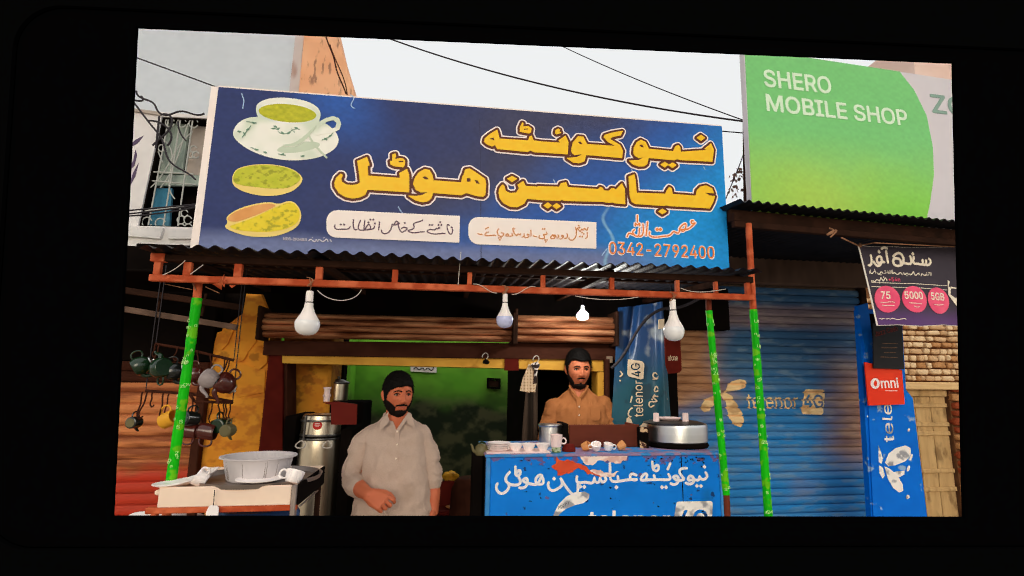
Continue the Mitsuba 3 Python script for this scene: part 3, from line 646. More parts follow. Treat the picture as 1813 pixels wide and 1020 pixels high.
def paint_on_slats(g, lift=.0022):
    out = []
    X0, Z0, X1, Z1_ = g.bounds
    for i in range(nsl):
        za = ztop - (i + 1) * PITCH
        for (s0, y0), (s1, y1) in zip(prof[:-1], prof[1:]):
            a, b = za + s0 * PITCH, za + s1 * PITCH
            if b < Z0 or a > Z1_: continue
            h = g.intersection(sbox(X0 - 1, a, X1 + 1, b))
            for q in getattr(h, 'geoms', [h]):
                if q.geom_type != 'Polygon' or q.area < 1e-7: continue
                v, f = trimesh.creation.triangulate_polygon(q, engine='earcut')
                yy = YB + y0 + (y1 - y0) * (v[:, 1] - a) / (b - a) - lift
                m = trimesh.Trimesh(np.c_[v[:, 0], yy, v[:, 1]], f, process=False)
                if m.face_normals[0][1] > 0: m.invert()
                out.append(m)
    return cat(out)
mat('shutter_paint', lambda p, n, uv: blend(lin(240, 206, 150), lin(200, 160, 110), smoothstep(.45, .7, n3(p, 18, 3))), 0.6)
def flat_text(pl, s, p0, p1, cap, bold=False):
    """Outlines of lettering as a plane shape."""
    from shapely.geometry import Polygon as P_
    m = text_on(pl, s, p0, p1, cap, 0, .001, bold)
    q = trimesh.transform_points(m.vertices, np.linalg.inv(pl.m))
    up = np.abs(q[m.faces][:, :, 2] - .001).max(1) < 1e-6
    return unary_union([P_(t[:, :2]).buffer(1e-5) for t in q[m.faces[up]]])
KB = zm(1200, 480, 360, 816)
pet = [smoothp(FBk.poly(KB(l)), .8) for l in [
  [(186, 490), (196, 462), (215, 442), (245, 434), (268, 438), (277, 452), (268, 468), (240, 478), (210, 482)],
  [(168, 496), (140, 500), (110, 514), (94, 535), (92, 556), (104, 566), (124, 562), (142, 540), (152, 518)],
  [(166, 492), (192, 488), (214, 500), (240, 540), (262, 580), (264, 612), (250, 627), (226, 618), (204, 590), (194, 550), (190, 520), (176, 508)]]]
tx = flat_text(FBk, 'telenor', (1322, 723), (1413, 724), 27)
bx = FBk.poly([(1424, 689), (1460, 690), (1456, 735), (1417, 733)]); bx = bx.buffer(-.02).buffer(.02)
fg4 = flat_text(FBk, '4G', (1423, 721), (1457, 722), 22, True)
for q in pet:
    obj('logo_petal', paint_on_slats(q), 'mat_shutter_paint', shb)
obj('painted_lettering', paint_on_slats(tx), 'mat_shutter_paint', shb)
obj('painted_badge', paint_on_slats(bx.difference(fg4)), 'mat_shutter_paint', shb)
obj('guide_rail', bbox((sx1 + .001, YB - .03, 0), (sx1 + .05, YB + .03, ztop + .02)), 'mat_dark_rust', shb)
obj('guide_rail', bbox((sx0 - .04, YB - .03, 0), (sx0 - .001, YB + .03, ztop + .02)), 'mat_dark_rust', shb)
obj('wall', bbox((sx0 - .3, YB + .05, 0), (sx1 + .06, YB + .2, 2.98)), 'mat_concrete', shb)
fa, fb_ = at(1290, 418, YB - .06), at(1545, 500, YB - .06)
obj('fascia', bbox((sx0 - .25, YB - .05, ztop + .021), (sx1 + .06, YB + .049, ztop + .36), .01), 'mat_brown_board', shb)

# canopy and billboard of that shop stand a little askew
uB = _n([math.cos(math.radians(5.5)), math.sin(math.radians(5.5)), 0])
def PB(px, py, Y):
    return PL(at(px, py, Y), uB, (0, 0, 1))
PA = PB(1325, 392, 2.50)
c2 = thing('side_canopy', 'dark corrugated canopy with rusty beam beside the main one', 'canopy')
L0, L1 = PA.uv(1301, 393), PA.uv(1760, 440)
def plank(name, u0, u1, v0, v1, h0, h1, m, parent, pl=PA, b=.002):
    q = bbox((u0, v0, h0), (u1, v1, h1), b); q.apply_transform(pl.m); return obj(name, q, m, parent)
vb = PA.uv(1325, 403)[1]
plank('beam', L0[0], L1[0] + .5, vb, vb + .03, -.03, 0, 'mat_dark_rust', c2)
plank('beam', L0[0], L0[0] + .03, vb + .0305, vb + .075, -.03, 0, 'mat_dark_rust', c2)
vt = PA.uv(1330, 366)[1]
q = corrugated(0, 2.4, 0, 1.35, 0, .06, pitch=.0515, amp=.0085, seed=9)
M = np.eye(4); M[:3, 0], M[:3, 1], M[:3, 2] = uB, -PA.n, [0, 0, 1]
M[:3, 3] = PA.o + uB * PA.uv(1296, 372)[0] + np.array([0, 0, 1]) * (vt + .0) + PA.n * .07
q.apply_transform(M); obj('corrugated_sheet', q, 'mat_corrugated', c2, smooth=True)
plank('purlin', L0[0], L1[0] + .5, vb + .035, vt - .012, -.06, -.03, 'mat_dark_rust', c2)
yp = 2.5
wrapped_pole(at(1325, 396, yp), at(1333.5, 548, yp), at(1362, 935, yp), np.r_[at(1362, 935, yp)[:2], 0.0], 3.0, .0155, c2, 34)

PG = PB(1325, 362, 2.58)
bill = thing('billboard', 'large green and white billboard with pale lettering above the side canopy', 'billboard')
gq = [(1317, 86), (1363, 92.5), (1592, 127), (1618, 160), (1640, 205), (1651, 260), (1653, 310), (1646, 360), (1635, 412), (1331, 385)]
obj('panel', PG.ext(PG.poly([(1316.5, 84), (1800, 159), (1800, 425), (1332, 385)]), -.04, 0), 'mat_sign_grey', bill)
gp = PG.poly(gq); arc = gp.intersection(PG.poly([(1316.9, 60), (1800, 60), (1800, 425), (1332.2, 385)]))
obj('green_field', PG.ext(arc, .0005, .0025), 'mat_sign_green', bill)
obj('lettering', cat([text_on(PG, 'SHERO', (1353, 153), (1472, 166), 28, .003, .005, True),
                      text_on(PG, 'MOBILE SHOP', (1357, 196), (1607, 223), 27, .003, .005, True)]), 'mat_sign_text_green', bill)
obj('lettering', text_on(PG, 'ZONG', (1651, 199), (1778, 214), 30, .0005, .003, True), 'mat_sign_text_grey', bill)
obj('post', tube([PG.hit(1340, 380) - PG.n * .08, PG.hit(1336, 110) - PG.n * .08], .02, 8), 'mat_dark_rust', bill)
obj('post', tube([PG.hit(1690, 410) - PG.n * .08, PG.hit(1680, 160) - PG.n * .08], .02, 8), 'mat_dark_rust', bill)

# ------------------------------------------------------------------ teal painted sheet on the wall between the shops
YT = 3.55; FT = face(YT)
def teal_fn(p, n, uv):
    c = blend(lin(14, 66, 84), lin(30, 92, 108), n3(p, 4, 3))
    c = mix(c, mi.Color3f(lin(24, 60, 120)), smoothstep(1.62, 1.9, p.z + (n3(p, 3, 2) - .5) * .4) * .8)
    c = mix(c, mi.Color3f(lin(170, 176, 178)), smoothstep(.60, .72, fbm(p.x * 9, p.y, p.z * 5, 4)) * smoothstep(1.6, 1.85, p.z) * .8)
    return mix(c, mi.Color3f(lin(20, 32, 44)), smoothstep(.62, .7, n3(p, 8, 3)) * .5)
mat('teal_sheet', teal_fn, 0.35, spec=0.4)
ts = thing('painted_sheet', 'dented teal metal sheet with white sideways lettering beside the counter', 'metal sheet')
# dented sheet: a grid bent in depth
ou, iv = FT.uv(1080, 545), FT.uv(1188, 800)
qa = [FT.uv(1083, 640), FT.uv(1100, 545), FT.uv(1166, 545), FT.uv(1192, 820), FT.uv(1078, 820)]
top_l, top_r, bot_l, bot_r = np.array(FT.uv(1094, 545)), np.array(FT.uv(1172, 535)), np.array(FT.uv(1078, 830)), np.array(FT.uv(1194, 830))
nu, nv = 28, 50; V = []
def sheet_depth(s, t):
    return .05 * np.exp(-((s - .93 + .1 * (1 - t)) / .07) ** 2) - .05 * np.exp(-((s - .28 - .35 * (t - .7)) / .09) ** 2) * np.clip((t - .55) / .2, 0, 1) + .02 * (meshkit.noise(np.array([s * 3, t * 5, 0 * s + .5]).T) - .5)
for j in range(nv + 1):
    t = j / nv
    for i in range(nu + 1):
        s = i / nu; c = (bot_l * (1 - s) + bot_r * s) * (1 - t) + (top_l * (1 - s) + top_r * s) * t
        V.append([*c, 0])
V = np.array(V); ii, jj = np.meshgrid(np.arange(nu + 1), np.arange(nv + 1)); dep = sheet_depth(ii.ravel() / nu, jj.ravel() / nv)
V[:, 2] = dep; V2 = V.copy(); V2[:, 2] -= .003
Fc = []; kk = nu + 1; h = len(V)
for j in range(nv):
    for i in range(nu):
        a = j * kk + i; Fc += [[a, a + 1, a + kk + 1], [a, a + kk + 1, a + kk], [h + a, h + a + kk + 1, h + a + 1], [h + a, h + a + kk, h + a + kk + 1]]
m_ = trimesh.Trimesh(np.vstack([V, V2]), Fc, process=False); m_.apply_transform(FT.m)
obj('sheet', m_, 'mat_teal_sheet', ts, smooth=True)
K4 = zm(840, 600, 460, 1805)
mat('old_white', lambda p, n, uv: blend(lin(206, 176, 140), lin(236, 216, 190), n3(p, 30, 3)), 0.6)
b4g = FT.poly(K4([(1062, 142), (1160, 156), (1174, 175), (1168, 275), (1150, 282), (1068, 262), (1056, 245)])); 
vt4 = flat_text(FT, '4G', K4([(1150, 262)])[0], K4([(1140, 168)])[0], 16, True)
obj('sheet_badge', FT.ext(b4g.buffer(-.004).buffer(.004).difference(vt4), .012, .018), 'mat_old_white', ts)
obj('sheet_lettering', text_on(FT, 'telenor', K4([(1166, 542)])[0], K4([(1160, 290)])[0], 17, .012, .018), 'mat_old_white', ts)
urdu = [[(1325, 248), (1318, 228), (1318, 266), (1300, 268), (1296, 240)], [(1296, 268), (1284, 262)], [(1276, 248), (1270, 272)], [(1262, 246), (1240, 240), (1236, 262), (1262, 276), (1236, 280)],
        [(1316, 316), (1316, 342), (1290, 344), (1284, 328)], [(1284, 344), (1268, 342), (1262, 330), (1246, 352), (1272, 360)],
        [(1322, 400), (1318, 440), (1296, 444), (1290, 420)], [(1286, 420), (1276, 450)], [(1270, 400), (1240, 410), (1262, 432), (1236, 436), (1212, 440), (1208, 460), (1240, 462)],
        [(1316, 500), (1310, 520), (1290, 522)], [(1284, 506), (1276, 530), (1256, 528)], [(1010, 226), (1024, 246), (1008, 262)], [(1090, 400), (1080, 440)], [(1092, 480), (1070, 500), (1066, 530), (1082, 540)]]
obj('sheet_writing', FT.ext(strokes(FT, [K4(l) for l in urdu], 2.3, K4([(1290, 290), (1276, 364), (1300, 460), (1246, 392), (1230, 420), (1320, 460), (1008, 290)]), 2.6), .010, .016), 'mat_old_white', ts)
pt2 = [smoothp(FT.poly(K4(l)), .6) for l in [[(1052, 585), (1050, 555), (1066, 540), (1086, 560), (1092, 592)], [(1136, 640), (1140, 610), (1170, 580), (1215, 560), (1235, 566), (1230, 600), (1200, 640), (1180, 660), (1140, 660)]]]
for q in pt2:
    obj('logo_petal', FT.ext(q, .012, .018), 'mat_old_white', ts)
st = face(3.48)
obj('wall_switch', st.ext(st.poly([(1165, 566), (1174, 565), (1174, 582), (1165, 583)]), 0, .02), 'mat_old_white', label='small pale switch box at the top of the teal sheet', cat='switch')
# dark cables drooping over it
for pts, lab in [([(1185, 545), (1150, 560), (1120, 600), (1095, 640), (1082, 652)], 'thick black cable drooping across the top of the teal sheet'),
                 ([(1180, 547), (1215, 540), (1250, 522), (1262, 515)], 'black cable running from the right bulb towards the wrapped pole')]:
    obj('cable', tube(spline([at(x, y, 3.35) for x, y in pts], 30), .009, 8), 'mat_cable', label=lab, cat='cable')
hs_ = face(3.0)
bs = thing('hanging_sign', 'narrow dark red sign hanging below the right bulb', 'sign')
obj('board', hs_.ext(hs_.poly([(1177, 588), (1204, 588), (1207, 655), (1203, 660), (1184, 662), (1179, 645)]), -.012, 0), 'mat_red_brown', bs)
obj('lettering', text_on(hs_, 'ufone', (1183, 639), (1200, 638), 10, .0005, .002), 'mat_old_white', bs)
obj('hanger', tube([at(1190, 588, 3.006), at(1190, 560, 3.006), np.r_[at(1190, 560, 3.006)[:2], zT1 + .05]], .003, 6), 'mat_cable', bs)

# ------------------------------------------------------------------ blue pylon box, red and black signs on it
YPY = 3.30; FY = face(YPY)
mat('pylon_blue', lambda p, n, uv: mix(blend(lin(2, 92, 196), lin(4, 116, 224), n3(p, 5, 3)), mi.Color3f(lin(160, 190, 205)), smoothstep(.68, .76, n3(p, 17, 4)) * .7), 0.5, spec=.1)
py = thing('blue_pylon', 'tall blue advertising box with worn white emblem in front of the brick wall', 'advertising box')
qp = FY.poly([(1520, 548), (1596, 548), (1604, 690), (1616, 705), (1650, 985), (1676, 1200), (1560, 1200)])
obj('box', FY.ext(qp, -.045, 0), 'mat_pylon_blue', py)
inner = FY.poly([(1537, 556), (1590, 556), (1594, 640), (1541, 640)])
obj('dark_panel', FY.ext(inner, .0005, .004), 'mat_soot', py)
obj('frame_bar', FY.ext(FY.poly([(1516, 542), (1534, 537), (1548, 640), (1558, 985), (1571, 1200), (1560, 1200), (1547, 985), (1532, 640)]), -.02, .012), 'mat_pylon_blue', py)
KP = zm(1480, 520, 240, 597)
petp = [smoothp(FY.poly(KP(l)), .8) for l in [
 [(158, 655), (165, 645), (180, 655), (195, 690), (205, 725), (200, 750), (182, 738), (165, 705)],
 [(215, 745), (230, 705), (262, 680), (305, 668), (328, 680), (328, 710), (305, 738), (262, 755), (230, 760)],
 [(212, 760), (235, 770), (270, 800), (293, 840), (295, 868), (278, 876), (250, 855), (228, 815)],
 [(188, 755), (205, 765), (214, 800), (205, 815), (190, 790)], [(240, 790), (270, 782), (302, 780), (300, 796), (270, 812), (262, 802)]]]
sp = [ell(FY, x, y, a, b, 20, 10, KP) for x, y, a, b in [(150, 620, 6, 4), (170, 820, 5, 4), (315, 895, 8, 10), (140, 540, 5, 5), (320, 600, 5, 8), (330, 720, 5, 16), (152, 290, 7, 12), (318, 770, 6, 14)]]
mat('worn_white', lambda p, n, uv: blend(lin(236, 230, 224), lin(150, 150, 156), smoothstep(.5, .68, n3(p, 20, 3))), 0.6)
for q in petp:
    obj('emblem_petal', FY.ext(q, .0005, .003), 'mat_worn_white', py)
obj('worn_specks', FY.ext(unary_union(sp), .0005, .003), 'mat_worn_white', py, kind='stuff')
obj('lettering', text_on(FY, 'telenor', KP([(254, 655)])[0], KP([(232, 330)])[0], 20, .0005, .003), 'mat_worn_white', py)
FO = face(3.24)
rs = thing('red_sign', 'square red sign with white lettering fixed on the blue pylon', 'sign')
mat('red_sign', lambda p, n, uv: blend(lin(222, 40, 16), lin(236, 66, 30), n3(p, 8, 3)), 0.45)
obj('board', FO.ext(FO.poly([(1531, 641), (1597, 655), (1602, 716), (1538, 718)]), -.01, 0), 'mat_red_sign', rs)
ring = ell(FO, 1549, 679, 8, 9.5).difference(ell(FO, 1549.5, 679, 3, 5.5))
obj('lettering', cat([FO.ext(ring, .0005, .003), text_on(FO, 'mni', (1560, 687), (1591, 686), 16.5, .0005, .003, True), FO.ext(strokes(FO, [[(1567, 692), (1588, 692)]], 1.0), .0005, .002)]), 'mat_letter_white', rs)
FK = face(3.22)
bp = thing('black_poster', 'black poster with faint red heading hung above the red sign', 'poster')
mat('poster_black', [.012, .011, .013], 0.5)
obj('board', FK.ext(FK.poly([(1546, 572), (1597, 574), (1601, 654), (1547, 652)]), -.008, 0), 'mat_poster_black', bp)
mat('poster_red', lin(120, 40, 34), 0.6)
obj('heading', text_on(FK, 'Jazz Cash', (1550, 596), (1590, 585), 9, .0005, .002), 'mat_poster_red', bp)
obj('small_print', FK.ext(strokes(FK, [[(1562, 608), (1588, 608)], [(1560, 616), (1588, 616)], [(1565, 624), (1586, 624)], [(1558, 632), (1588, 633)]], .7), .0005, .002), 'mat_dead', bp)

# ------------------------------------------------------------------ brick wall with old wooden door
YW = 5.2; FW = face(YW)
bw = thing('brick_wall', 'rough wall of pale mud bricks with old wooden door on the right', 'wall')
for i, (a, b) in enumerate([((206, 172, 130), (230, 202, 164)), ((188, 148, 106), (212, 176, 136)), ((166, 116, 72), (190, 140, 94)), ((118, 50, 28), (150, 70, 40))]):
    mat(f'brick_{i}', (lambda a, b: lambda p, n, uv: blend(lin(*a), lin(*b), n3(p, 16, 3)))(a, b), 0.9)
mat('mortar', lambda p, n, uv: blend(lin(86, 54, 32), lin(120, 80, 50), n3(p, 12, 3)), 0.95)
wl, wr = at(1575, 700, YW)[0], at(1800, 700, YW)[0]
zt, zl = at(1650, 540, YW)[2], at(1650, 690, YW)[2]
dl, dr_ = at(1608, 800, YW)[0], at(1686, 750, YW)[0]
obj('core', cat([bbox((wl - .5, YW + .02, 0), (dl - .02, YW + .3, 2.9)), bbox((dr_ + .02, YW + .02, 0), (wr + .3, YW + .3, 2.9)), bbox((dl - .0195, YW + .021, zl), (dr_ + .0195, YW + .3, 2.9))]), 'mat_mortar', bw)
rg = np.random.default_rng(11)
protos = []
for kf in range(8):
    s = trimesh.creation.icosphere(1, 1.0); v = s.vertices
    v = np.sign(v) * np.abs(v) ** .42 * .5
    v += rg.normal(scale=.035, size=v.shape); protos.append(trimesh.Trimesh(v, s.faces, process=False))
rowz = zl + .085; row = 0
while rowz < zt + .05:
    hgt = rg.uniform(.046, .07); x = wl - .45 + rg.uniform(0, .1)
    tilt = rg.uniform(-.004, .004)
    while x < wr + .1:
        ln = rg.choice([.05, .075, .11, .15, .21], p=[.22, .28, .25, .17, .08]) * rg.uniform(.9, 1.1)
        pm = protos[rg.integers(8)].copy()
        pm.apply_transform(np.diag([ln * .95, .1, hgt * .9, 1])); pm.apply_transform(trimesh.transformations.rotation_matrix(rg.normal(scale=.03), [0, 1, 0]))
        pm.apply_translation([x + ln / 2, YW + .015 + rg.uniform(-.012, .012), rowz + hgt / 2 + rg.uniform(-.004, .004)])
        obj('brick', pm, f'mat_brick_{rg.choice([0, 0, 0, 0, 1, 1, 1, 2])}', bw, smooth=50)
        x += ln + .006
    rowz += hgt + .006
for lo, hi in [((dr_ + .03), wr + .1)]:
    rz = .12
    while rz < zl - .02:
        hgt = rg.uniform(.06, .085); x = lo - rg.uniform(0, .02)
        while x < hi:
            ln = rg.uniform(.1, .2); pm = protos[rg.integers(8)].copy()
            pm.apply_transform(np.diag([ln * .95, .1, hgt * .9, 1])); pm.apply_translation([x + ln / 2, YW + .02 + rg.uniform(-.012, .012), rz + hgt / 2])
            obj('brick', pm, f'mat_brick_{rg.choice([2, 3, 3, 3])}', bw, smooth=50); x += ln + .008
        rz += hgt + .007
mat('pale_wood', lambda p, n, uv: blend(lin(196, 158, 108), lin(222, 188, 138), fbm(p.x * 3, p.y * 3, p.z * 40, 3)), 0.85)
mat('door_wood', lambda p, n, uv: mix(blend(lin(166, 130, 84), lin(200, 166, 116), fbm(p.x * 40, p.y * 4, p.z * 3, 4)), mi.Color3f(lin(92, 62, 32)), smoothstep(.5, .75, fbm(p.x * 12, p.y * 4, p.z * 5, 4)) * .6), 0.85)
obj('lintel', bbox((wl - .2, YW - .06, zl + .0), (wr + .1, YW + .1, zl + .075), .01), 'mat_pale_wood', bw)
dw = obj('door', bbox((dl, YW + .08, .1), (dr_, YW + .1, zl - .001)), 'mat_mortar', bw)
xs = np.linspace(dl, dr_, 4)
for i in range(3):
    obj('plank', bbox((xs[i] + .003, YW + .05, .1), (xs[i + 1] - .003, YW + .079, zl - .07), .004), 'mat_door_wood', dw)
for py_ in (718, 752, 768, 835, 868):
    z = at(1650, py_, YW)[2]
    obj('rail', bbox((dl + .002, YW + .03, z - .02), (dr_ - .002, YW + .0495, z + .02), .004), 'mat_door_wood', dw)
obj('door_frame', bbox((dl - .001, YW + .02, zl - .069), (dr_ + .001, YW + .085, zl - .003), .005), 'mat_door_wood', dw)
# upper floor behind the billboard
ub = thing('upper_house', 'pale pink plastered house rising behind the billboard at top right', 'house')
mat('pink_plaster', lambda p, n, uv: blend(lin(216, 182, 168), lin(232, 206, 194), n3(p, 1.5, 4)), 0.9)
FU = face(7.5)
obj('wall', FU.ext(FU.poly([(1615, 60), (1900, 60), (1900, 420), (1640, 420)]), -2, 0), 'mat_pink_plaster', ub)

# ------------------------------------------------------------------ hanging banner
PN = PB(1610, 500, 2.72)
bn = thing('hanging_banner', 'dark purple banner with pink circles and white writing tied under the side canopy', 'banner')
mat('banner', lambda p, n, uv: mix(blend(lin(58, 50, 60), lin(92, 60, 112), smoothstep(2.13, 2.02, p.z)), mi.Color3f(lin(92, 96, 116)), smoothstep(1.99, 1.87, p.z + (n3(p, 5, 3) - .5) * .1)), 0.5)
KN = zm(1510, 420, 200, 1200)
quad = PN.poly(KN([(52, 85), (130, 92), (700, 110), (1300, 95), (1340, 955), (1130, 945), (980, 932), (700, 950), (480, 932), (360, 936), (268, 938)]))
quad_in = PN.poly(KN([(70, 95), (130, 96), (700, 114), (1300, 99), (1334, 948), (1130, 938), (980, 926), (700, 944), (480, 926), (360, 930), (284, 930)]))
def wavy(m):
    q = trimesh.transform_points(m.vertices, np.linalg.inv(PN.m))
    q[:, 2] += .012 * np.sin(q[:, 0] * 14 + 1.0) * np.clip(.25 - q[:, 1], 0, .5) * 2
    return trimesh.Trimesh(trimesh.transform_points(q, PN.m), m.faces, process=False)
def wav(g, a, b):
    m = PN.ext(g, a, b); v, f = trimesh.remesh.subdivide_to_size(m.vertices, m.faces, .04)
    return wavy(trimesh.Trimesh(v, f, process=False))
obj('border', wav(quad, -.003, -.0004), 'mat_pale_paint', bn)
obj('cloth', wav(quad_in, 0, .002), 'mat_banner', bn)
mat('banner_pink', lambda p, n, uv: blend(lin(226, 66, 110), lin(240, 100, 130), n3(p, 20, 2)), 0.5)
for cx, cy, rx, ry in [(365, 658, 128, 146), (640, 662, 120, 146), (905, 675, 118, 146)]:
    obj('pink_disc', wav(ell(PN, cx, cy, ry, rx, 62, 40, KN), .003, .005), 'mat_banner_pink', bn)
mat('banner_text', lin(236, 224, 204), 0.5)
t1 = strokes(PN, [KN(l) for l in [
 [(800, 232), (806, 288), (770, 290), (768, 250), (764, 290), (735, 288), (732, 245), (727, 288), (690, 288), (645, 285), (635, 215)],
 [(596, 205), (608, 255), (600, 283), (560, 283), (540, 278)], [(425, 205), (520, 205), (518, 285), (430, 285), (425, 240), (490, 240), (500, 285)],
 [(348, 150), (358, 210), (370, 270)], [(330, 265), (300, 268), (262, 268), (256, 220), (292, 208), (302, 262), (220, 262)], [(186, 195), (196, 255), (188, 290), (165, 300)], [(302, 122), (328, 110), (356, 120)]]], 4.2, KN([(626, 180), (275, 156)]), 5)
obj('heading', wav(t1, .003, .005), 'mat_banner_text', bn)
t2 = strokes(PN, [KN(l) for l in [[(765, 395), (750, 410), (730, 395), (712, 412)], [(690, 385), (672, 392)], [(665, 400), (640, 395), (630, 370), (610, 398), (590, 395)], [(575, 400), (560, 385), (545, 400), (530, 380)], [(515, 400), (490, 380), (470, 398), (440, 380), (425, 384)], [(320, 385), (300, 370), (285, 392), (262, 380)], [(245, 380), (230, 360), (212, 380), (185, 378)], [(182, 350), (176, 385)], [(412, 350), (418, 388)],
   [(365, 462), (340, 440), (325, 465), (300, 430), (285, 465), (262, 450), (240, 468), (215, 460)], [(205, 468), (196, 462)]]], 1.6, KN([(690, 402), (560, 412), (300, 400), (230, 345), (290, 485), (330, 425)]), 1.8)
t2 = unary_union([t2, flat_text(PN, '179', KN([(770, 408)])[0], KN([(832, 412)])[0], 6), flat_text(PN, '240', KN([(338, 388)])[0], KN([(405, 390)])[0], 6)])
obj('small_writing', wav(t2, .003, .0045), 'mat_banner_text', bn)
obj('small_writing', wav(flat_text(PN, '+54n', KN([(382, 468)])[0], KN([(496, 472)])[0], 7), .003, .0045), 'mat_banner_pink', bn)
for q in (('75', (305, 652), (402, 655)), ('5000', (540, 655), (722, 662)), ('5GB', (820, 665), (975, 672))):
    obj('number', wav(flat_text(PN, q[0], KN([q[1]])[0], KN([q[2]])[0], 12.5, True), .0055, .007), 'mat_banner_text', bn)
for q in ([[(300, 690), (345, 694), (372, 690), (440, 692)], [(318, 722), (370, 728), (438, 726)]], [[(582, 700), (640, 704), (706, 712)], [(630, 735), (655, 748), (682, 742)]], [[(855, 715), (900, 722), (965, 716)]]):
    obj('disc_writing', wav(strokes(PN, [KN(l) for l in q], 1.1), .0055, .007), 'mat_banner_text', bn)
for l in ([(200, 478), (600, 495), (1010, 515)], [(200, 524), (600, 536), (1010, 560)]):
    obj('stripe', wav(strokes(PN, [KN(l)], 1.0), .002, .0029), 'mat_banner_text', bn)
obj('emblem', wav(unary_union([PN.poly(KN(l)) for l in [[(1010, 455), (1030, 470), (1020, 520), (1045, 545), (1040, 610), (1100, 650), (1125, 600), (1130, 490), (1165, 510), (1210, 700), (1160, 748), (1110, 735), (1020, 610)], [(1040, 525), (1115, 540), (1112, 552), (1040, 540)]]]), .003, .005), 'mat_banner_text', bn)
obj('foot_print', wav(strokes(PN, [KN(l) for l in [[(290, 862), (320, 868), (345, 860)], [(365, 868), (395, 862)], [(408, 872), (450, 866), (480, 876), (520, 866), (555, 872)]]], 1.3), .0025, .004), 'mat_banner_text', bn)
obj('tie', cat([tube([PN.hit(*KN([(60, 92)])[0]), at(1490, 421, 2.55)], .004, 6), tube([PN.hit(*KN([(70, 88)])[0]), at(1548, 430, 2.6), at(1690, 437, 2.66)], .003, 6), moved(trimesh.creation.icosphere(2, .011), PN.hit(*KN([(76, 88)])[0]))]), 'mat_dead', bn)
obj('knot', cat([tube(spline([at(1468, 404, 2.52), at(1474, 412, 2.5), at(1464, 416, 2.5), at(1478, 408, 2.5), at(1470, 420, 2.5)], 24), .004, 6)]), 'mat_dead', label='ragged knot of string tied round the side canopy beam', cat='string')

# ------------------------------------------------------------------ houses at the left
YH = 4.7; FH = face(YH)
mat('sage_board', lambda p, n, uv: blend(lin(134, 150, 140), lin(176, 186, 176), fbm(p.x * 9, p.y, p.z * 2, 3)), 0.8)
mat('dirty_plaster', lambda p, n, uv: blend(lin(150, 134, 122), lin(196, 184, 174), n3(p, 9, 4)), 0.9)
oh = thing('old_house', 'old whitewashed house with grilled window at the left behind the sign', 'house')
wpoly = FH.poly([(100, 193), (234, 194), (420, 209), (420, 473), (100, 461)])
wq = FH.poly([(286, 206), (420, 212), (402, 404), (244, 400)])
obj('wall', FH.ext(wpoly.difference(wq), -.3, 0), 'mat_old_plaster', oh)
obj('base', FH.ext(FH.poly([(100, 462), (420, 474), (420, 920), (60, 920)]), -.3, -.05), 'mat_soot', oh)
obj('sill', FH.ext(FH.poly([(215, 401), (292, 405), (286, 424), (212, 418)]), -.1, .03), 'mat_old_plaster', oh)
obj('sill', FH.ext(FH.poly([(303, 408), (410, 408), (410, 424), (300, 424)]), -.1, .03), 'mat_old_plaster', oh)
obj('coping', FH.ext(FH.poly([(100, 190), (234, 193), (286, 200), (286, 205.5), (234, 198), (100, 196)]), -.3, .02), 'mat_dirty_plaster', oh)
win = obj('window', FH.ext(wq.difference(wq.buffer(-.012)), -.14, -.02), 'mat_soot', oh)
obj('shutter_panel', FH.ext(FH.poly([(250, 206), (326, 206), (312, 300), (250, 300)]).intersection(wq.buffer(-.013)), -.13, -.10), 'mat_sage_board', win)
obj('shutter_panel', FH.ext(FH.poly([(236, 326), (294, 326), (288, 404), (236, 404)]).intersection(wq.buffer(-.013)), -.13, -.10), 'mat_teal_shutter', win)
obj('shutter_panel', FH.ext(FH.poly([(236, 303), (420, 304), (420, 322), (236, 322)]).intersection(wq.buffer(-.013)), -.125, -.09), 'mat_sage_board', win)
obj('back', FH.ext(wq.buffer(-.001), -.29, -.25), 'mat_soot', win)
obj('shutter_panel', FH.ext(FH.poly([(328, 206), (420, 206), (420, 300), (316, 300)]).intersection(wq.buffer(-.013)), -.16, -.131), 'mat_dirty_plaster', win)
gl = []
for l in [[(296, 205), (258, 403)], [(317, 206), (285, 404)], [(339, 206), (311, 404)], [(268, 302), (340, 306)], [(266, 318), (345, 325)], [(250, 372), (345, 362)]]:
    gl.append(tube([FH.hit(*p) + FH.n * -.03 for p in l], .006, 6))
for l in [[(262, 330), (288, 300), (318, 250), (338, 230)], [(330, 215), (316, 260), (300, 300), (280, 330)], [(280, 240), (300, 290), (296, 330), (306, 350)], [(270, 250), (284, 285)]]:
    gl.append(tube(spline([FH.hit(*p) + FH.n * -.035 for p in l], 20), .005, 6))
for cx, cy, r in [(298, 214, 8), (319, 215, 8), (340, 216, 8), (257, 392, 9), (281, 394, 9), (318, 388, 7), (330, 388, 7), (318, 402, 7), (331, 402, 7), (340, 262, 6), (344, 272, 6), (336, 272, 6), (283, 260, 6), (324, 376, 6)]:
    gl.append(tube([FH.hit(cx + r * math.cos(q), cy + r * math.sin(q)) + FH.n * -.028 for q in np.linspace(.4, 6.0, 16)], .005, 6))
obj('grille', cat(gl), 'mat_grille_paint', win)
ink = [[(255, 240), (240, 248), (229, 258), (229, 262), (244, 254)], [(240, 265), (236, 285), (226, 300), (226, 306), (238, 294), (243, 275)], [(246, 288), (240, 312), (230, 330), (228, 330), (236, 306)]]
obj('painted_script', FH.ext(unary_union([smoothp(FH.poly(q), .3) for q in ink]), .0005, .003), 'mat_purple_ink', oh)

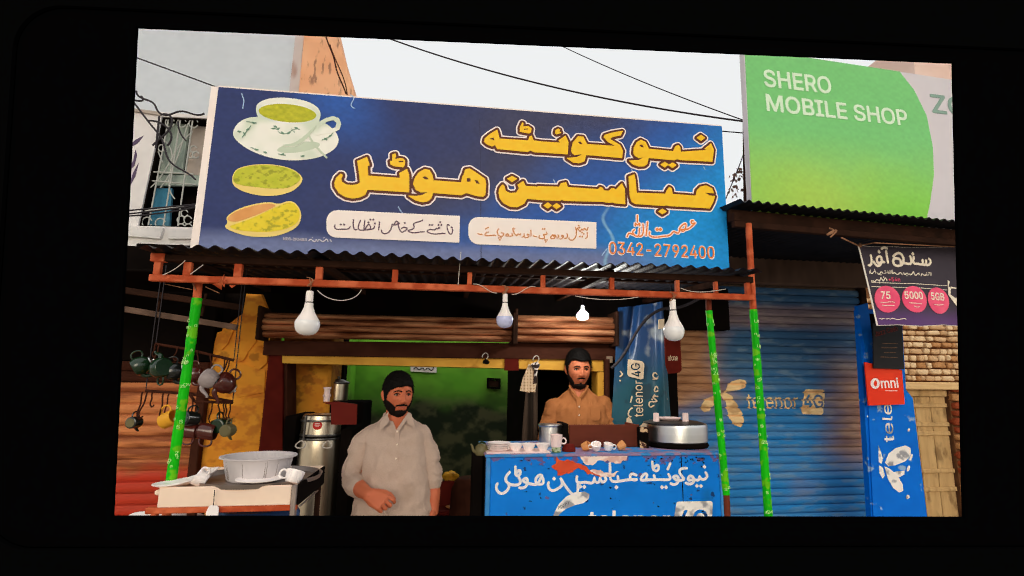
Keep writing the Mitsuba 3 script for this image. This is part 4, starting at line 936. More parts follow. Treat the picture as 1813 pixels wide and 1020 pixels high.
YG = 7.0; FGr = face(YG)
th = thing('tall_house', 'tall grey plastered house behind with rough orange stone corner', 'house')
obj('wall', FGr.ext(FGr.poly([(-100, -80), (532, -20), (512, 260), (500, 420), (-150, 420)]), -1.5, 0), 'mat_grey_wall', th)
obj('corner', FGr.ext(FGr.poly([(532, -20), (548, -20), (540, 60), (530, 170), (520, 420), (502, 420), (513, 170), (525, 60)]), -.5, .04), 'mat_stone_grey', th)
rgc = np.random.default_rng(5)
cpts = [(541, 60), (548, -20), (578, -20), (597, 61), (612, 110), (629, 172), (660, 300), (690, 420), (522, 420), (531, 170)]
obj('corner', FGr.ext(FGr.poly(cpts), -.8, .06), 'mat_stone_orange', th)
obj('stain_crack', cat([FGr.ext(strokes(FGr, [[(578, 62), (583, 82), (592, 105), (598, 130), (606, 150), (614, 170)]], 2.0), .0605, .064), FGr.ext(strokes(FGr, [[(586, 84), (600, 120), (612, 150), (616, 172)]], 1.5), .0605, .064)]), 'mat_dark_brown', th)

# ------------------------------------------------------------------ wires across the sky
for a, b, s, r, lab in [((640, 50, 4.5), (1324, 216, 3.2), .10, .006, 'thick overhead wire crossing the sky above the sign to the billboard'),
                        ((960, 65, 4.5), (1322, 215, 3.2), .03, .004, 'thin overhead wire coming down to the billboard from above'),
                        ((1200, 226, 3.6), (1322, 236, 3.0), .0, .004, 'short wire between sign and billboard just above the dry sprig'),
                        ((236, 100, 4.2), (388, 156, 4.2), .0, .005, 'single wire slanting down to the top left corner of the sign')]:
    p, q = at(*a), at(*b)
    obj('overhead_wire', tube(sag(p, q, s, 20), r, 6), 'mat_cable', label=lab, cat='wire')
def twig(lines, Y, r, lab, name='cable_tangle'):
    t = thing(name, lab, 'cables')
    for l in lines:
        obj('cable', tube(spline([at(x, y, Y) for x, y in l], 24) if len(l) > 2 else [at(x, y, Y) for x, y in l], r, 6), 'mat_cable', t)
twig([[(225, 168), (245, 192), (268, 222), (288, 250), (300, 285), (320, 300), (346, 318)], [(241, 161), (254, 175), (272, 183), (282, 200), (292, 204), (320, 197), (338, 201), (362, 201)], [(250, 170), (252, 178), (240, 178), (232, 176)],
      [(262, 214), (286, 219), (303, 238), (296, 258)], [(284, 203), (303, 208), (303, 222), (292, 238), (270, 258)], [(282, 206), (276, 262)]], 4.3, .007, 'tangle of black cables hanging in front of the grilled window')
twig([[(215, 374), (270, 369), (345, 362)], [(215, 380), (270, 374), (345, 364)], [(215, 383), (280, 378), (345, 367)], [(315, 215), (322, 240), (330, 250)]], 4.4, .006, 'bundle of cables running level below the grilled window')
ds = thing('dry_sprig', 'dry brown sprig hung on a cord between sign and billboard', 'dry plant')
obj('cord', tube([at(1324, 252, 2.9), at(1308, 296, 2.9), at(1285, 352, 2.9)], .003, 6), 'mat_cable', ds)
rg = np.random.default_rng(21); lf = []
for q_ in range(46):
    t = rg.uniform(0, 1); c = at(1307 - 6 * t + rg.normal() * (2 + 5 * math.sin(math.pi * min(1, t * 1.1))), 297 + 50 * t, 2.9) + [0, rg.normal() * .012, 0]
    d = np.array([rg.normal() * .5, rg.normal() * .5, -1]) * .018; w = np.cross(d, rg.normal(size=3)) * .35
    lf.append(trimesh.Trimesh([c, c + d * .5 + w, c + d, c + d * .5 - w], [[0, 1, 2], [0, 2, 3]], process=False))
mat('dry_leaf', lambda p, n, uv: blend(lin(110, 78, 66), lin(150, 116, 98), n3(p, 60, 2)), 0.8)
obj('leaves', cat(lf), 'mat_dry_leaf', ds)

# ------------------------------------------------------------------ brown shutter shop and shed at the left
YL = 3.72; FL = face(YL)
ls = thing('brown_shutter_shop', 'small shop at the left closed by an orange brown roller shutter', 'shop')
lx0, lx1 = at(60, 800, YL)[0], at(339, 800, YL)[0]
zt_ = at(270, 640, YL)[2]
for i in range(30):
    P_ = .0625; za = zt_ - (i + 1) * P_
    if za < .06: break
    pts = [(YL + y * .9, za + s * P_) for s, y in prof]
    ring = Polygon(pts + [(YL + .02, za + P_), (YL + .02, za)])
    e = trimesh.creation.extrude_polygon(ring, lx1 - lx0, engine='earcut')
    v = e.vertices; e = trimesh.Trimesh(np.c_[lx0 + v[:, 2], v[:, 0], v[:, 1]], e.faces); e.fix_normals()
    obj('slat', e, 'mat_left_shutter' if za < at(270, 692, YL)[2] else 'mat_dark_brown', ls, smooth=50)  # top slats get a darker colour, painting in the shade there
obj('guide_rail', bbox((lx1 + .001, YL - .03, 0), (lx1 + .05, YL + .04, zt_), .006), 'mat_dark_brown', ls)
obj('upper_board', bbox((lx0, YL + .0, zt_ + .002), (lx1 + .05, YL + .1, zt_ + .7), .006), 'mat_soot', ls)
obj('wall', bbox((lx0 - .5, YL + .101, 0), (lx1 + .2, YL + .25, 2.35)), 'mat_soot', ls)
YA = 3.0; 
aw = thing('shed_awning', 'dark awning frame of thin rusty bars at the left edge', 'awning')
for l, m_n, w_ in [(((205, 545), (420, 580)), 'mat_brown_board', .028), (((205, 512), (430, 545)), 'mat_dark_rust', .03)]:
    a_, b_ = at(*l[0], YA), at(*l[1], YA)
    obj('bar', bar(a_ + (a_ - b_) * .8, b_, .03, w_), m_n, aw)
a_, b_ = at(209, 548, YA), at(205, 640, YA)
obj('bar', bar(a_, b_, .02, .02, up=(0, 1, 0)), 'mat_brown_board', aw)
for px in (285, 365):
    obj('bar', bar(at(px, 520, YA + .03), at(px - 8, 560, YA + .03), .012, .012, up=(0, 1, 0)), 'mat_dark_rust', aw)
zr = float(at(230, 476, 3.0)[2]); obj('roof_sheet', bbox((-3.2, 3.0, zr - .012), (at(440, 520, 3.4)[0], 3.7, zr), .003), 'mat_soot', aw)

# ------------------------------------------------------------------ materials of the small things
mat('steel', lambda p, n, uv: blend([.60, .59, .58], [.80, .79, .78], noise(p.z * 140, 2.0) * .5 + n3(p, 8, 2) * .5), 0.32, metal=1.0)
mat('steel_warm', lambda p, n, uv: blend([.66, .54, .38], [.86, .74, .56], n3(p, 6, 3)), 0.34, metal=1.0)
mat('steel_dark', [.16, .15, .14], 0.4, metal=0.9)
mat('enamel_green', [.004, .022, .007], 0.2, spec=0.6)
mat('enamel_dark', [.006, .008, .007], 0.18, spec=0.6)
mat('enamel_maroon', [.07, .012, .008], 0.2, spec=0.6)
mat('enamel_white', lin(150, 138, 138), 0.25)
mat('enamel_yellow', lin(222, 158, 44), 0.35)
mat('enamel_olive', lin(104, 96, 66), 0.3)
mat('ceramic', lin(240, 230, 226), 0.25, spec=0.5)
mat('ceramic_pink', lin(236, 210, 206), 0.3, spec=0.5)
mat('ceramic_orange', lin(222, 150, 92), 0.35)
mat('plastic_grey', lambda p, n, uv: blend(lin(186, 178, 180), lin(206, 198, 196), n3(p, 12, 3)), 0.45)
mat('laminate', lambda p, n, uv: blend(lin(228, 202, 182), lin(240, 214, 190), n3(p, 10, 3)), 0.5)
mat('tin', lambda p, n, uv: blend(lin(120, 108, 104), lin(160, 146, 138), n3(p, 14, 3)), 0.4, metal=0.6)
mat('blue_drum', lambda p, n, uv: blend(lin(16, 44, 86), lin(60, 90, 130), smoothstep(.55, .75, n3(p, 12, 3))), 0.5)
mat('cloth_white', lambda p, n, uv: blend(lin(232, 220, 216), lin(240, 234, 232), n3(p, 20, 2)), 0.85)
def counter_fn(p, n, uv):
    c = blend(lin(2, 108, 202), lin(4, 126, 226), n3(p, 6, 3))
    c = mix(c, mi.Color3f(lin(8, 92, 150)), smoothstep(.05, .0, dr.abs(p.x - 1.315 - .02 * noise(p.z * 12, 1.0))) * smoothstep(1.19, 1.13, p.z) * .55)
    c = mix(c, mi.Color3f(lin(20, 40, 80)), smoothstep(.72, .77, fbm(p.x * 26, p.y * 26, p.z * 26, 4)) * .85)
    edge = smoothstep(.75, .8, n3(p, 30, 3) + smoothstep(1.25, 1.33, p.z) * .28)
    return mix(c, mi.Color3f(lin(110, 70, 90)), edge * .7)
mat('counter_blue', counter_fn, 0.5, spec=0.12, bump=lambda p, n, uv: n3(p, 24, 3), bscale=0.002)
mat('counter_edge', lambda p, n, uv: mix(blend(lin(30, 120, 190), lin(70, 140, 200), n3(p, 20, 3)), mi.Color3f(lin(150, 120, 150)), smoothstep(1.24, 1.31, p.z) * smoothstep(.4, .6, n3(p, 18, 3))), 0.45)
mat('flake_white', lambda p, n, uv: blend(lin(236, 214, 204), lin(214, 170, 160), smoothstep(.5, .68, n3(p, 26, 4))), 0.7)
mat('flake_red', lambda p, n, uv: blend(lin(196, 60, 30), lin(214, 84, 44), n3(p, 20, 3)), 0.6)
mat('white_paint', lambda p, n, uv: blend(lin(240, 234, 232), lin(214, 214, 222), n3(p, 30, 3)), 0.5)
mat('board_brown', lambda p, n, uv: blend(lin(84, 36, 24), lin(112, 54, 38), fbm(p.x * 5, p.y * 5, p.z * 16, 4)), 0.65, spec=.1)
mat('red_sheet', lambda p, n, uv: blend([.11, .008, .005], [.16, .014, .009], n3(p, 8, 3)), 0.6, spec=.08)
mat('floral', lambda p, n, uv: blend(lin(206, 170, 130), lin(70, 40, 30), smoothstep(.5, .58, n3(p, 70, 2))), 0.7)
mat('sticker_red', lin(190, 34, 26), 0.5)

# ------------------------------------------------------------------ tables, counter and what stands on them
def cup(c, r, h, m, t, handle=None, th=.003, foot=.62):
    """An open cup with its wall, standing at c; handle: angle in degrees."""
    pr = [(0, 0), (r * foot, 0), (r * (foot + .1), h * .06), (r * .9, h * .45), (r, h), (r - th, h), (r * .9 - th, h * .45), (r * .6, h * .1), (0, h * .08)]
    return lathe(pr, 24, c)
def handle_mesh(c, r, h, deg, s=1.0):
    a = math.radians(deg); d = np.array([math.cos(a), math.sin(a), 0])
    return tube(spline([c + d * r * .88 + [0, 0, h * .82], c + d * (r + .016 * s) + [0, 0, h * .8], c + d * (r + .02 * s) + [0, 0, h * .5], c + d * r * .84 + [0, 0, h * .28]], 14), .004 * s, 6)

tb = thing('serving_table', 'tea table with pale laminate front and rusty legs at the lower left', 'table')
pFL, pFR, pBR = at(282, 862, 2.40), at(527, 860, 2.40), at(584, 831, 2.86)
tz = float(pFL[2] + pFR[2]) / 2; xL, xR = pFL[0] - .02, pFR[0]; yF, yBk = 2.40, 2.86
obj('top', bbox((xL, yF + .012, tz - .03), (xR - .002, yBk, tz - .012)), 'mat_laminate', tb)
obj('front_panel', bbox((xL + .02, yF, tz - .072), (xR - .022, yF + .011, tz), .003), 'mat_laminate', tb)
obj('front_rail', bbox((xL - .02, yF + .001, tz - .094), (xR, yF + .03, tz - .0725), .003), 'mat_rust', tb)
obj('back_lip', bbox((xL, yBk + .001, tz - .03), (xR, yBk + .016, tz + .004), .003), 'mat_laminate', tb)
obj('side_panel', bbox((xR - .0015, yF + .012, tz - .075), (xR + .008, yBk, tz + .003), .002), 'mat_soot', tb)
obj('side_trim', bbox((xR + .0085, yF + .01, tz - .082), (xR + .014, yBk - .14, tz - .076), .001), 'mat_tin', tb)
for x in (xL, xR - .022):
    obj('leg', bbox((x, yF - .002, 0), (x + .02, yF + .028, tz - .002 if x > xL else tz - .0945), .003), 'mat_tin' if x > xL else 'mat_rust', tb)
    obj('leg', bbox((x, yBk - .03, 0), (x + .02, yBk - .002, tz - .0305), .003), 'mat_dark_rust', tb)
obj('brace', bbox((xL + .11, yF + .035, 0), (xL + .14, yF + .06, tz - .095), .003), 'mat_dark_brown', tb)
ZT = tz - .0115
# tin tray and the grey basin on it
cb = at(455, 850, 2.60)
tr = obj('tray', lathe([(0, ZT + .0), (.235, ZT), (.245, ZT + .018), (.249, ZT + .018), (.24, ZT - .0), (.2, ZT + .004), (0, ZT + .004)], 48, (cb[0] + .0, 2.63, 0)), 'mat_tin', label='round tin tray under the grey basin on the tea table', cat='tray', smooth=30)
bz0 = ZT + .005; bz1 = at(455, 806, 2.60)[2]
bs_ = thing('basin', 'large grey white plastic basin with a wide rim on the tea table', 'basin')
R1 = 68 * FC.ppm(455, 806) * 2.6 / YC * .96; Hb = bz1 - bz0
obj('bowl', lathe([(0, bz0), (R1 * .74, bz0), (R1 * .78, bz0 + .006), (R1 * .9, bz0 + Hb * .93), (R1, bz0 + Hb * .955), (R1 * 1.0, bz0 + Hb), (R1 * .89, bz0 + Hb), (R1 * .76, bz0 + .012), (0, bz0 + .008)], 64, (cb[0], 2.60, 0)), 'mat_plastic_grey', bs_, smooth=35)
rib = [tube([np.array([cb[0], 2.6, 0]) + [math.cos(a) * R1 * .785, math.sin(a) * R1 * .785, bz0 + .01], np.array([cb[0], 2.6, 0]) + [math.cos(a) * R1 * .885, math.sin(a) * R1 * .885, bz0 + Hb * .9]], .0016, 5) for a in np.radians([-140, -137, -134, -62, -59, -40, -100])]
for q in rib:
    obj('rib', q, 'mat_tin', bs_)
# cups and white saucers lying about on the table
def table_cup(px, py, Y, r, h, tilt, hd, lab, m='mat_ceramic', zbase=None):
    c = at(px, py, Y); z = ZT if zbase is None else zbase
    t = thing('tea_cup', lab, 'cup')
    R = rot([0, 1, 0], tilt[0]) @ rot([1, 0, 0], tilt[1])
    b = moved(cup((0, 0, 0), r, h, m, t), (0, 0, 0), R); hm = moved(handle_mesh(np.zeros(3), r, h, hd), (0, 0, 0), R)
    dz = z - b.bounds[0][2]
    obj('bowl', moved(b, (c[0], Y, dz)), m, t, smooth=40); obj('handle', moved(hm, (c[0], Y, dz)), m, t, smooth=40)
table_cup(517, 850, 2.46, .036, .048, (12, -20), 190, 'white tea cup with its handle to the left at the right table corner')
table_cup(366, 850, 2.47, .034, .044, (-58, 10), -25, 'white tea cup lying tipped to the left of the grey basin')
for px, py, Y, tl, lab in [(318, 858, 2.47, 8, 'white saucer at the left end of the tea table'), (340, 855, 2.50, 16, 'white saucer leaning on its neighbour left of the basin'), (362, 852, 2.56, 24, 'white saucer standing nearly behind the tipped cup'), (300, 861, 2.45, 2, 'white saucer lying flat at the far left of the tea table')]:
    s_ = lathe([(0, 0), (.03, 0), (.058, .012), (.058, .015), (.03, .004), (0, .004)], 28)
    s_ = moved(s_, (0, 0, 0), rot([0, 1, 0], -tl) @ rot([1, 0, 0], tl * .4)); c = at(px, py, Y)
    obj('saucer', moved(s_, (c[0], Y, ZT + .004 - s_.bounds[0][2])), 'mat_ceramic', label=lab, cat='saucer', smooth=40)
sp_ = lathe([(0, 0), (.06, 0), (.085, .008), (.085, .011), (.06, .004), (0, .004)], 32); c = at(456, 851, 2.44)
obj('plate', moved(sp_, (c[0], 2.46, ZT + .019)), 'mat_ceramic', label='white plate lying on the tin tray in front of the basin', cat='plate', smooth=40)
cg = thing('paper_tag', 'white tag hanging on a string from the front of the tea table', 'tag')
FTg = face(2.385)
obj('tag', FTg.ext(FTg.poly([(370, 897), (374, 894), (384, 895), (388, 899), (386, 918), (366, 918), (365, 908)]), 0, .004), 'mat_cloth_white', cg)
obj('string', tube([at(380, 868, 2.383), at(378, 896, 2.383)], .0016, 5), 'mat_cable', cg)
dm_ = at(455, 905, 2.75)
drum = lathe([(0, 0), (.17, 0), (.17, .3), (.178, .31), (.17, .32), (.17, .6), (.178, .61), (.17, .62), (.17, tz - .16), (.15, tz - .13), (0, tz - .13)], 40, (dm_[0] + .02, 2.68, 0))
obj('drum', drum, 'mat_blue_drum', label='dark blue drum standing in the shade under the tea table', cat='drum', smooth=35)
rg = np.random.default_rng(2)
rag = trimesh.creation.icosphere(3); rv = rag.vertices * [.16, .10, .04] * (1 + .35 * (meshkit.fbm(rag.vertices * 2.2, 3) - .5)[:, None])
cR = at(285, 914, 2.62)
obj('white_rag', trimesh.Trimesh(rv + [cR[0], 2.64, cR[2] - .02], rag.faces), 'mat_cloth_white', label='crumpled white rag heaped on a crate behind the left table leg', cat='rag', smooth=50)
obj('crate', bbox((cR[0] - .2, 2.5, 0), (cR[0] + .14, 2.78, cR[2] - .045), .01), 'mat_dark_brown', label='dark wooden crate under the white rag by the tea table', cat='crate')

# samovar
ys = 3.45; cS = at(563, 735, ys); ks = FC.ppm(563, 780) * ys / YC
sv = thing('tea_urn', 'tall steel tea urn with bands, ring handles and round red sticker', 'tea urn')
rS = 37 * ks; zS1 = cS[2]; zS0 = .5
zb1, zb2 = at(563, 772, ys)[2], at(563, 779, ys)[2]
obj('upper_drum', lathe([(0, zS1), (rS * .86, zS1), (rS * .93, zS1 - .008), (rS * .95, zS1 - .03), (rS * .97, zb1 + .004), (rS * .9, zb1), (0, zb1)], 48, (cS[0], ys + rS, 0)), 'mat_steel_warm', sv, smooth=35)
for z in (zb1, zb2, zS1 - .034):
    obj('band', lathe([(rS * .9, z - .006), (rS * 1.02, z - .006), (rS * 1.03, z), (rS * 1.02, z + .006), (rS * .9, z + .006)], 48, (cS[0], ys + rS, 0)), 'mat_steel_dark', sv, smooth=35)
obj('lower_drum', lathe([(0, zb2 - .004), (rS * .98, zb2 - .004), (rS * 1.04, zb2 - .06), (rS * 1.06, zS0), (0, zS0)], 48, (cS[0], ys + rS, 0)), 'mat_steel_warm', sv, smooth=35)
for px in (530, 577):
    hh = [at(px + 4, 780, ys - .03 + (0.02 if px < 560 else 0)), at(px - 3, 793, ys - .05), at(px + 1, 793.5, ys - .05), at(px + 8, 792, ys - .04), at(px + 4, 780, ys - .03)]
    obj('handle', tube(spline(hh, 30), .004, 6), 'mat_pale_wire', sv)
obj('strap', tube([at(543, 735, ys - .0), at(537, 782, ys + .01)], .006, 6), 'mat_steel_dark', sv)
phi = math.asin(np.clip((at(562, 752, ys)[0] - cS[0]) / rS, -1, 1))
ct = np.array([cS[0] + math.sin(phi) * rS * .985, ys + rS - math.cos(phi) * rS * .985, at(562, 753, ys)[2]])
ps = PL(ct, (math.cos(phi), math.sin(phi), 0)); 
stk = obj('sticker', ps.ext(Point(0, 0).buffer(8.2 * ks), .001, .003), 'mat_sticker_red', sv)
obj('sticker_print', ps.ext(unary_union([sbox(-5 * ks, -.2 * ks, 5 * ks, .8 * ks), sbox(-4.4 * ks, 2.2 * ks, 4.4 * ks, 3.6 * ks), sbox(-3 * ks, -2.6 * ks, 3 * ks, -1.8 * ks)]), .0032, .004), 'mat_ceramic_pink', stk)
# dark stove body, red sheet, pot and pipe behind it
obj('stove', cat([bbox((at(512, 760, 3.6)[0], ys + .04, 0), (cS[0] - rS * 1.1, ys + .5, at(512, 735, 3.6)[2])), bbox((cS[0] + rS * 1.1, ys + .04, 0), (at(628, 780, 3.6)[0], ys + .5, at(620, 752, 3.6)[2] - .02)), bbox((cS[0] - rS * 1.09, ys + 2.15 * rS, 0), (cS[0] + rS * 1.09, ys + .5, zS1 - .02))]), 'mat_soot', label='sooty black stove housing around the steel tea urn', cat='stove')
fr_ = face(3.42)
obj('red_sheet', fr_.ext(fr_.poly([(586, 717), (570, 713), (597, 711), (632, 716), (631, 752), (586, 752)]), -.02, 0), 'mat_red_sheet', label='dark red metal sheet leaning beside the tea urn', cat='metal sheet')
c = at(578, 711, 3.8)
obj('tap_pipe', lathe([(0, 0), (.02, 0), (.02, .03), (.025, .032), (.025, .042), (.019, .045), (.019, .075), (.024, .077), (.024, .09), (0, .09)], 20, (c[0], 3.8, c[2])), 'mat_ceramic_pink', label='pale turned pipe end standing above the red sheet', cat='pipe', smooth=30)
c = at(597, 710, 4.2); kz = FC.ppm(597, 690) * 4.2 / YC
pt = thing('steel_pot', 'steel pot with dark lid on the stove behind the red sheet', 'pot')
obj('pot', lathe([(0, 0), (17 * kz, 0), (18 * kz, .01), (18 * kz, 30 * kz), (19 * kz, 31 * kz), (0, 31 * kz)], 36, (c[0], 4.2, c[2])), 'mat_steel_warm', pt, smooth=35)
obj('lid', lathe([(0, 31.2 * kz), (20 * kz, 31.2 * kz), (20 * kz, 33 * kz), (8 * kz, 38 * kz), (2.4 * kz, 39 * kz), (3 * kz, 43 * kz), (0, 44 * kz)], 36, (c[0], 4.2, c[2])), 'mat_steel_dark', pt, smooth=35)
obj('ledge', bbox((c[0] - .16, 4.05, .06), (c[0] + .2, 4.5, c[2] - .002), .01), 'mat_soot', label='black brick ledge carrying the steel pot behind the urn', cat='ledge')

# counter
YK = 2.85; FK2 = face(YK)
kc = thing('shop_counter', 'bright blue painted counter with white hand lettering and flaking paint', 'counter')
kx0, kx1 = at(861, 811, YK)[0], at(1272, 805, YK)[0]; kz1 = (at(861, 809, YK)[2] + at(1272, 804, YK)[2]) / 2
obj('front', bbox((kx0 + .022, YK, 0), (kx1, YK + .03, kz1 - .004), .003), 'mat_counter_blue', kc)
obj('corner_angle', bbox((kx0, YK - .004, 0), (kx0 + .0215, YK + .034, kz1 - .004), .003), 'mat_counter_edge', kc)
obj('top', bbox((kx0 - .006, YK - .006, kz1 - .0035), (kx1 + .006, YK + .62, kz1 + .008), .003), 'mat_counter_edge', kc)
obj('side', bbox((kx0 + .001, YK + .035, 0), (kx0 + .02, YK + .6, kz1 - .005)), 'mat_soot', kc)
obj('side', bbox((kx1 - .02, YK + .035, 0), (kx1, YK + .6, kz1 - .005)), 'mat_counter_blue', kc)
obj('edge_post', bbox((kx1 + .002, YK + .0, 0), (kx1 + .02, YK + .04, at(1290, 742, YK)[2] - .16), .003), 'mat_counter_edge', kc)
KC = zm(840, 760, 460, 1813)
sm = FK2.poly(KC([(1438, 165), (1444, 165), (1466, 640), (1460, 640)]))
obj('panel_seam', FK2.ext(sm, -.01, .0006), 'mat_soot', kc)
cl = strokes(FK2, [KC(l) for l in [
 [(1612,303),(1620,335),(1600,350),(1580,345),(1570,330),(1565,350),(1530,352),(1490,352),(1500,328),(1525,335),(1530,365),(1505,382),(1475,375)],
 [(1480,272),(1430,297),(1445,325),(1460,348),(1440,356),(1405,352),(1388,335),(1412,326),(1422,362),(1400,385),(1370,378)],
 [(1354,315),(1362,348),(1325,352),(1230,352),(1195,354),(1162,352),(1172,325),(1195,310),(1197,348)], [(1252,322),(1260,350)], [(1365,240),(1358,258),(1348,278)],
 [(1240,228),(1245,275)], [(1247,272),(1285,262),(1282,280),(1250,282)],
 [(1128,320),(1085,333),(1095,350),(1130,352),(1060,354),(952,352),(945,300),(944,240)], [(1000,330),(1002,350)],
 [(911,335),(912,360),(885,364),(877,340),(870,364),(842,364),(837,340),(830,365),(780,370),(722,372),(715,330)], [(722,372),(620,374),(602,345),(612,378),(580,415),(540,428),(515,400),(518,372)],
 [(470,322),(440,328),(430,370),(478,376),(470,332),(445,376),(380,378),(358,372),(340,355),(360,342),(370,375),(350,405),(315,408)],
 [(310,338),(318,376),(240,380),(245,300)], [(240,380),(225,430),(185,448),(155,420),(160,380)], [(285,262),(286,312)], [(287,310),(320,295),(316,316),(288,318)]]], 4.9,
 KC([(1604, 262), (1552, 395), (1580, 396), (1308, 404), (1336, 405), (990, 405), (555, 345), (738, 400), (766, 402)]), 5.5)
obj('lettering', FK2.ext(cl.simplify(.0004), .0006, .0018), 'mat_white_paint', kc)
pl1 = smoothp(FK2.poly(KC([(430, 626), (470, 608), (548, 606), (560, 575), (590, 520), (640, 470), (700, 440), (770, 436), (803, 452), (798, 485), (760, 515), (700, 530), (640, 555), (600, 585), (580, 615), (590, 700), (430, 700)])), .8)
t4 = flat_text(FK2, 'telenor', KC([(790, 700)])[0], KC([(1368, 701)])[0], 33, True)
bd = FK2.poly(KC([(1410, 505), (1655, 500), (1662, 515), (1650, 760), (1380, 760), (1395, 600)])); bd = bd.buffer(-.012).buffer(.012)
f4 = flat_text(FK2, '4G', KC([(1420, 710)])[0], KC([(1632, 706)])[0], 36, True)
obj('logo', FK2.ext(pl1, .0006, .0018), 'mat_worn_white', kc)
obj('logo_lettering', FK2.ext(t4, .0006, .0018), 'mat_white_paint', kc)
obj('logo_badge', FK2.ext(bd.difference(f4), .0006, .0018), 'mat_worn_white', kc)
obj('scratch_marks', FK2.ext(strokes(FK2, [KC(l) for l in [[(585, 556), (590, 535), (598, 552)], [(604, 552), (606, 532), (616, 540), (606, 545)], [(622, 545), (620, 522)], [(632, 535), (634, 515), (642, 520)], [(652, 525), (656, 510)]]], .8), .0019, .0024), 'mat_cable', kc)
def ragged(pts, seed, amp=2.2):
    g = FK2.poly(KC(pts)); b = np.array(g.exterior.segmentize(.006).coords)
    nn = meshkit.noise(np.c_[b * 90, np.full(len(b), seed)]) - .5, meshkit.noise(np.c_[b * 90, np.full(len(b), seed + 9.)]) - .5
    return Polygon(b + np.stack(nn, 1) * amp * k * 2).buffer(0)
obj('flaked_patch', FK2.ext(ragged([(735, 195), (760, 178), (1060, 178), (1064, 215), (1030, 216), (1025, 245), (985, 240), (960, 228), (900, 222), (850, 226), (835, 245), (790, 250), (760, 235)], 1), .0008, .0019), 'mat_flake_white', kc)
obj('flaked_patch', FK2.ext(ragged([(790, 290), (830, 278), (885, 282), (905, 305), (950, 312), (1005, 296), (985, 318), (935, 336), (880, 330), (820, 310)], 4), .0019, .0023), 'mat_flake_white', kc)
obj('flaked_patch', FK2.ext(ragged([(560, 190), (580, 200), (590, 212), (690, 220), (740, 240), (780, 265), (820, 300), (900, 332), (870, 330), (810, 312), (760, 295), (710, 275), (690, 300), (630, 315), (580, 318), (572, 280), (540, 255), (575, 235)], 2), .0023, .0032), 'mat_flake_red', kc)
rg = np.random.default_rng(8); chips = []
for q_ in range(46):
    x_, y_ = (rg.uniform(100, 1690), rg.uniform(190, 615)) if q_ > 24 else (rg.uniform(1180, 1600), 190 + abs(rg.normal()) * 26)
    cc = np.array(FK2.uv(*KC([(x_, y_)])[0])); aa = rg.uniform(0, 6.28, 6); rr = rg.uniform(.001, .005, 6)
    chips.append(Polygon([cc + r_ * np.array([math.cos(a) * 1.8, math.sin(a)]) for a, r_ in zip(np.sort(aa), rr)]).buffer(.0006))
obj('paint_chips', FK2.ext(unary_union(chips), .0008, .0016), 'mat_soot', kc, kind='stuff')
ZK = kz1 + .0085
KT = zm(840, 600, 460, 1805)
def on_counter(px, Y):
    return np.array([at(px, 795, Y)[0], Y, ZK])
s1 = FC.ppm(1060, 795)
def km(Y):
    return s1 * Y / YC
tray = bbox((at(861, 800, 2.9)[0], 2.88, ZK), (at(974, 800, 2.9)[0], 3.06, ZK + .006), .002)
obj('tray', tray, 'mat_ceramic_pink', label='flat pale tray on the left end of the blue counter', cat='tray')
for i in range(4):
    c = on_counter(883, 2.97) + [rg.uniform(-.004, .004), 0, .0065 + i * .0095]
    obj('plate', lathe([(0, 0), (.04, 0), (20.5 * km(2.97), .009), (20.7 * km(2.97), .012), (.04, .004), (0, .004)], 36, c), 'mat_ceramic', label=['lowest', 'second lowest', 'second highest', 'topmost'][i] + ' of the stacked white plates on the counter', cat='plate', smooth=40)
for i, px in enumerate((913, 936, 961)):
    c = on_counter(px, 2.95) + [0, 0, .0065]
    r_ = 13 * km(2.95)
    obj('bowl', lathe([(0, 0), (r_ * .5, 0), (r_ * .6, .006), (r_, .034), (r_ * .95, .035), (r_ * .55, .009), (0, .006)], 32, c), 'mat_ceramic', label=['white bowl next to the plate stack', 'white bowl in the middle of the three', 'white bowl nearest the tumbler'][i] + ' on the counter tray', cat='bowl', smooth=40)
# canister, tumbler, red lid
Yc = 3.2; kk_ = km(Yc); c = on_counter(974, Yc)
cn = thing('steel_canister', 'steel canister with a rolled rim behind the white tumbler', 'canister')
obj('body', lathe([(0, 0), (20 * kk_, 0), (20.5 * kk_, .01), (20.5 * kk_, 34 * kk_), (0, 34 * kk_)], 40, c), 'mat_steel', cn, smooth=35)
obj('rim', lathe([(0, 34.2 * kk_), (21.5 * kk_, 34.2 * kk_), (22.5 * kk_, 36.5 * kk_), (21.5 * kk_, 39 * kk_), (0, 39.4 * kk_)], 40, c), 'mat_steel', cn, smooth=35)
Yc = 2.93; kk_ = km(Yc); c = on_counter(985, Yc)
tm = thing('tumbler', 'white tumbler standing on a patterned green glass', 'tumbler')
mat('green_glass', lambda p, n, uv: blend(lin(86, 116, 60), lin(190, 196, 160), smoothstep(.45, .6, n3(p, 60, 2))), 0.2)
obj('glass', lathe([(0, 0), (8.5 * kk_, 0), (9 * kk_, 9 * kk_), (0, 9 * kk_)], 28, c), 'mat_green_glass', tm, smooth=35)
obj('tumbler', lathe([(0, 9.2 * kk_), (9 * kk_, 9.2 * kk_), (9.8 * kk_, 13 * kk_), (11.2 * kk_, 31 * kk_), (10.4 * kk_, 31.2 * kk_), (9 * kk_, 14 * kk_), (0, 13 * kk_)], 32, c), 'mat_ceramic_pink', tm, smooth=35)
obj('handle', handle_mesh(c + [0, 0, 12 * kk_], 10.5 * kk_, 14 * kk_, -8, 1.0), 'mat_ceramic_pink', tm)
c = on_counter(1007, 2.96); kk_ = km(2.96)
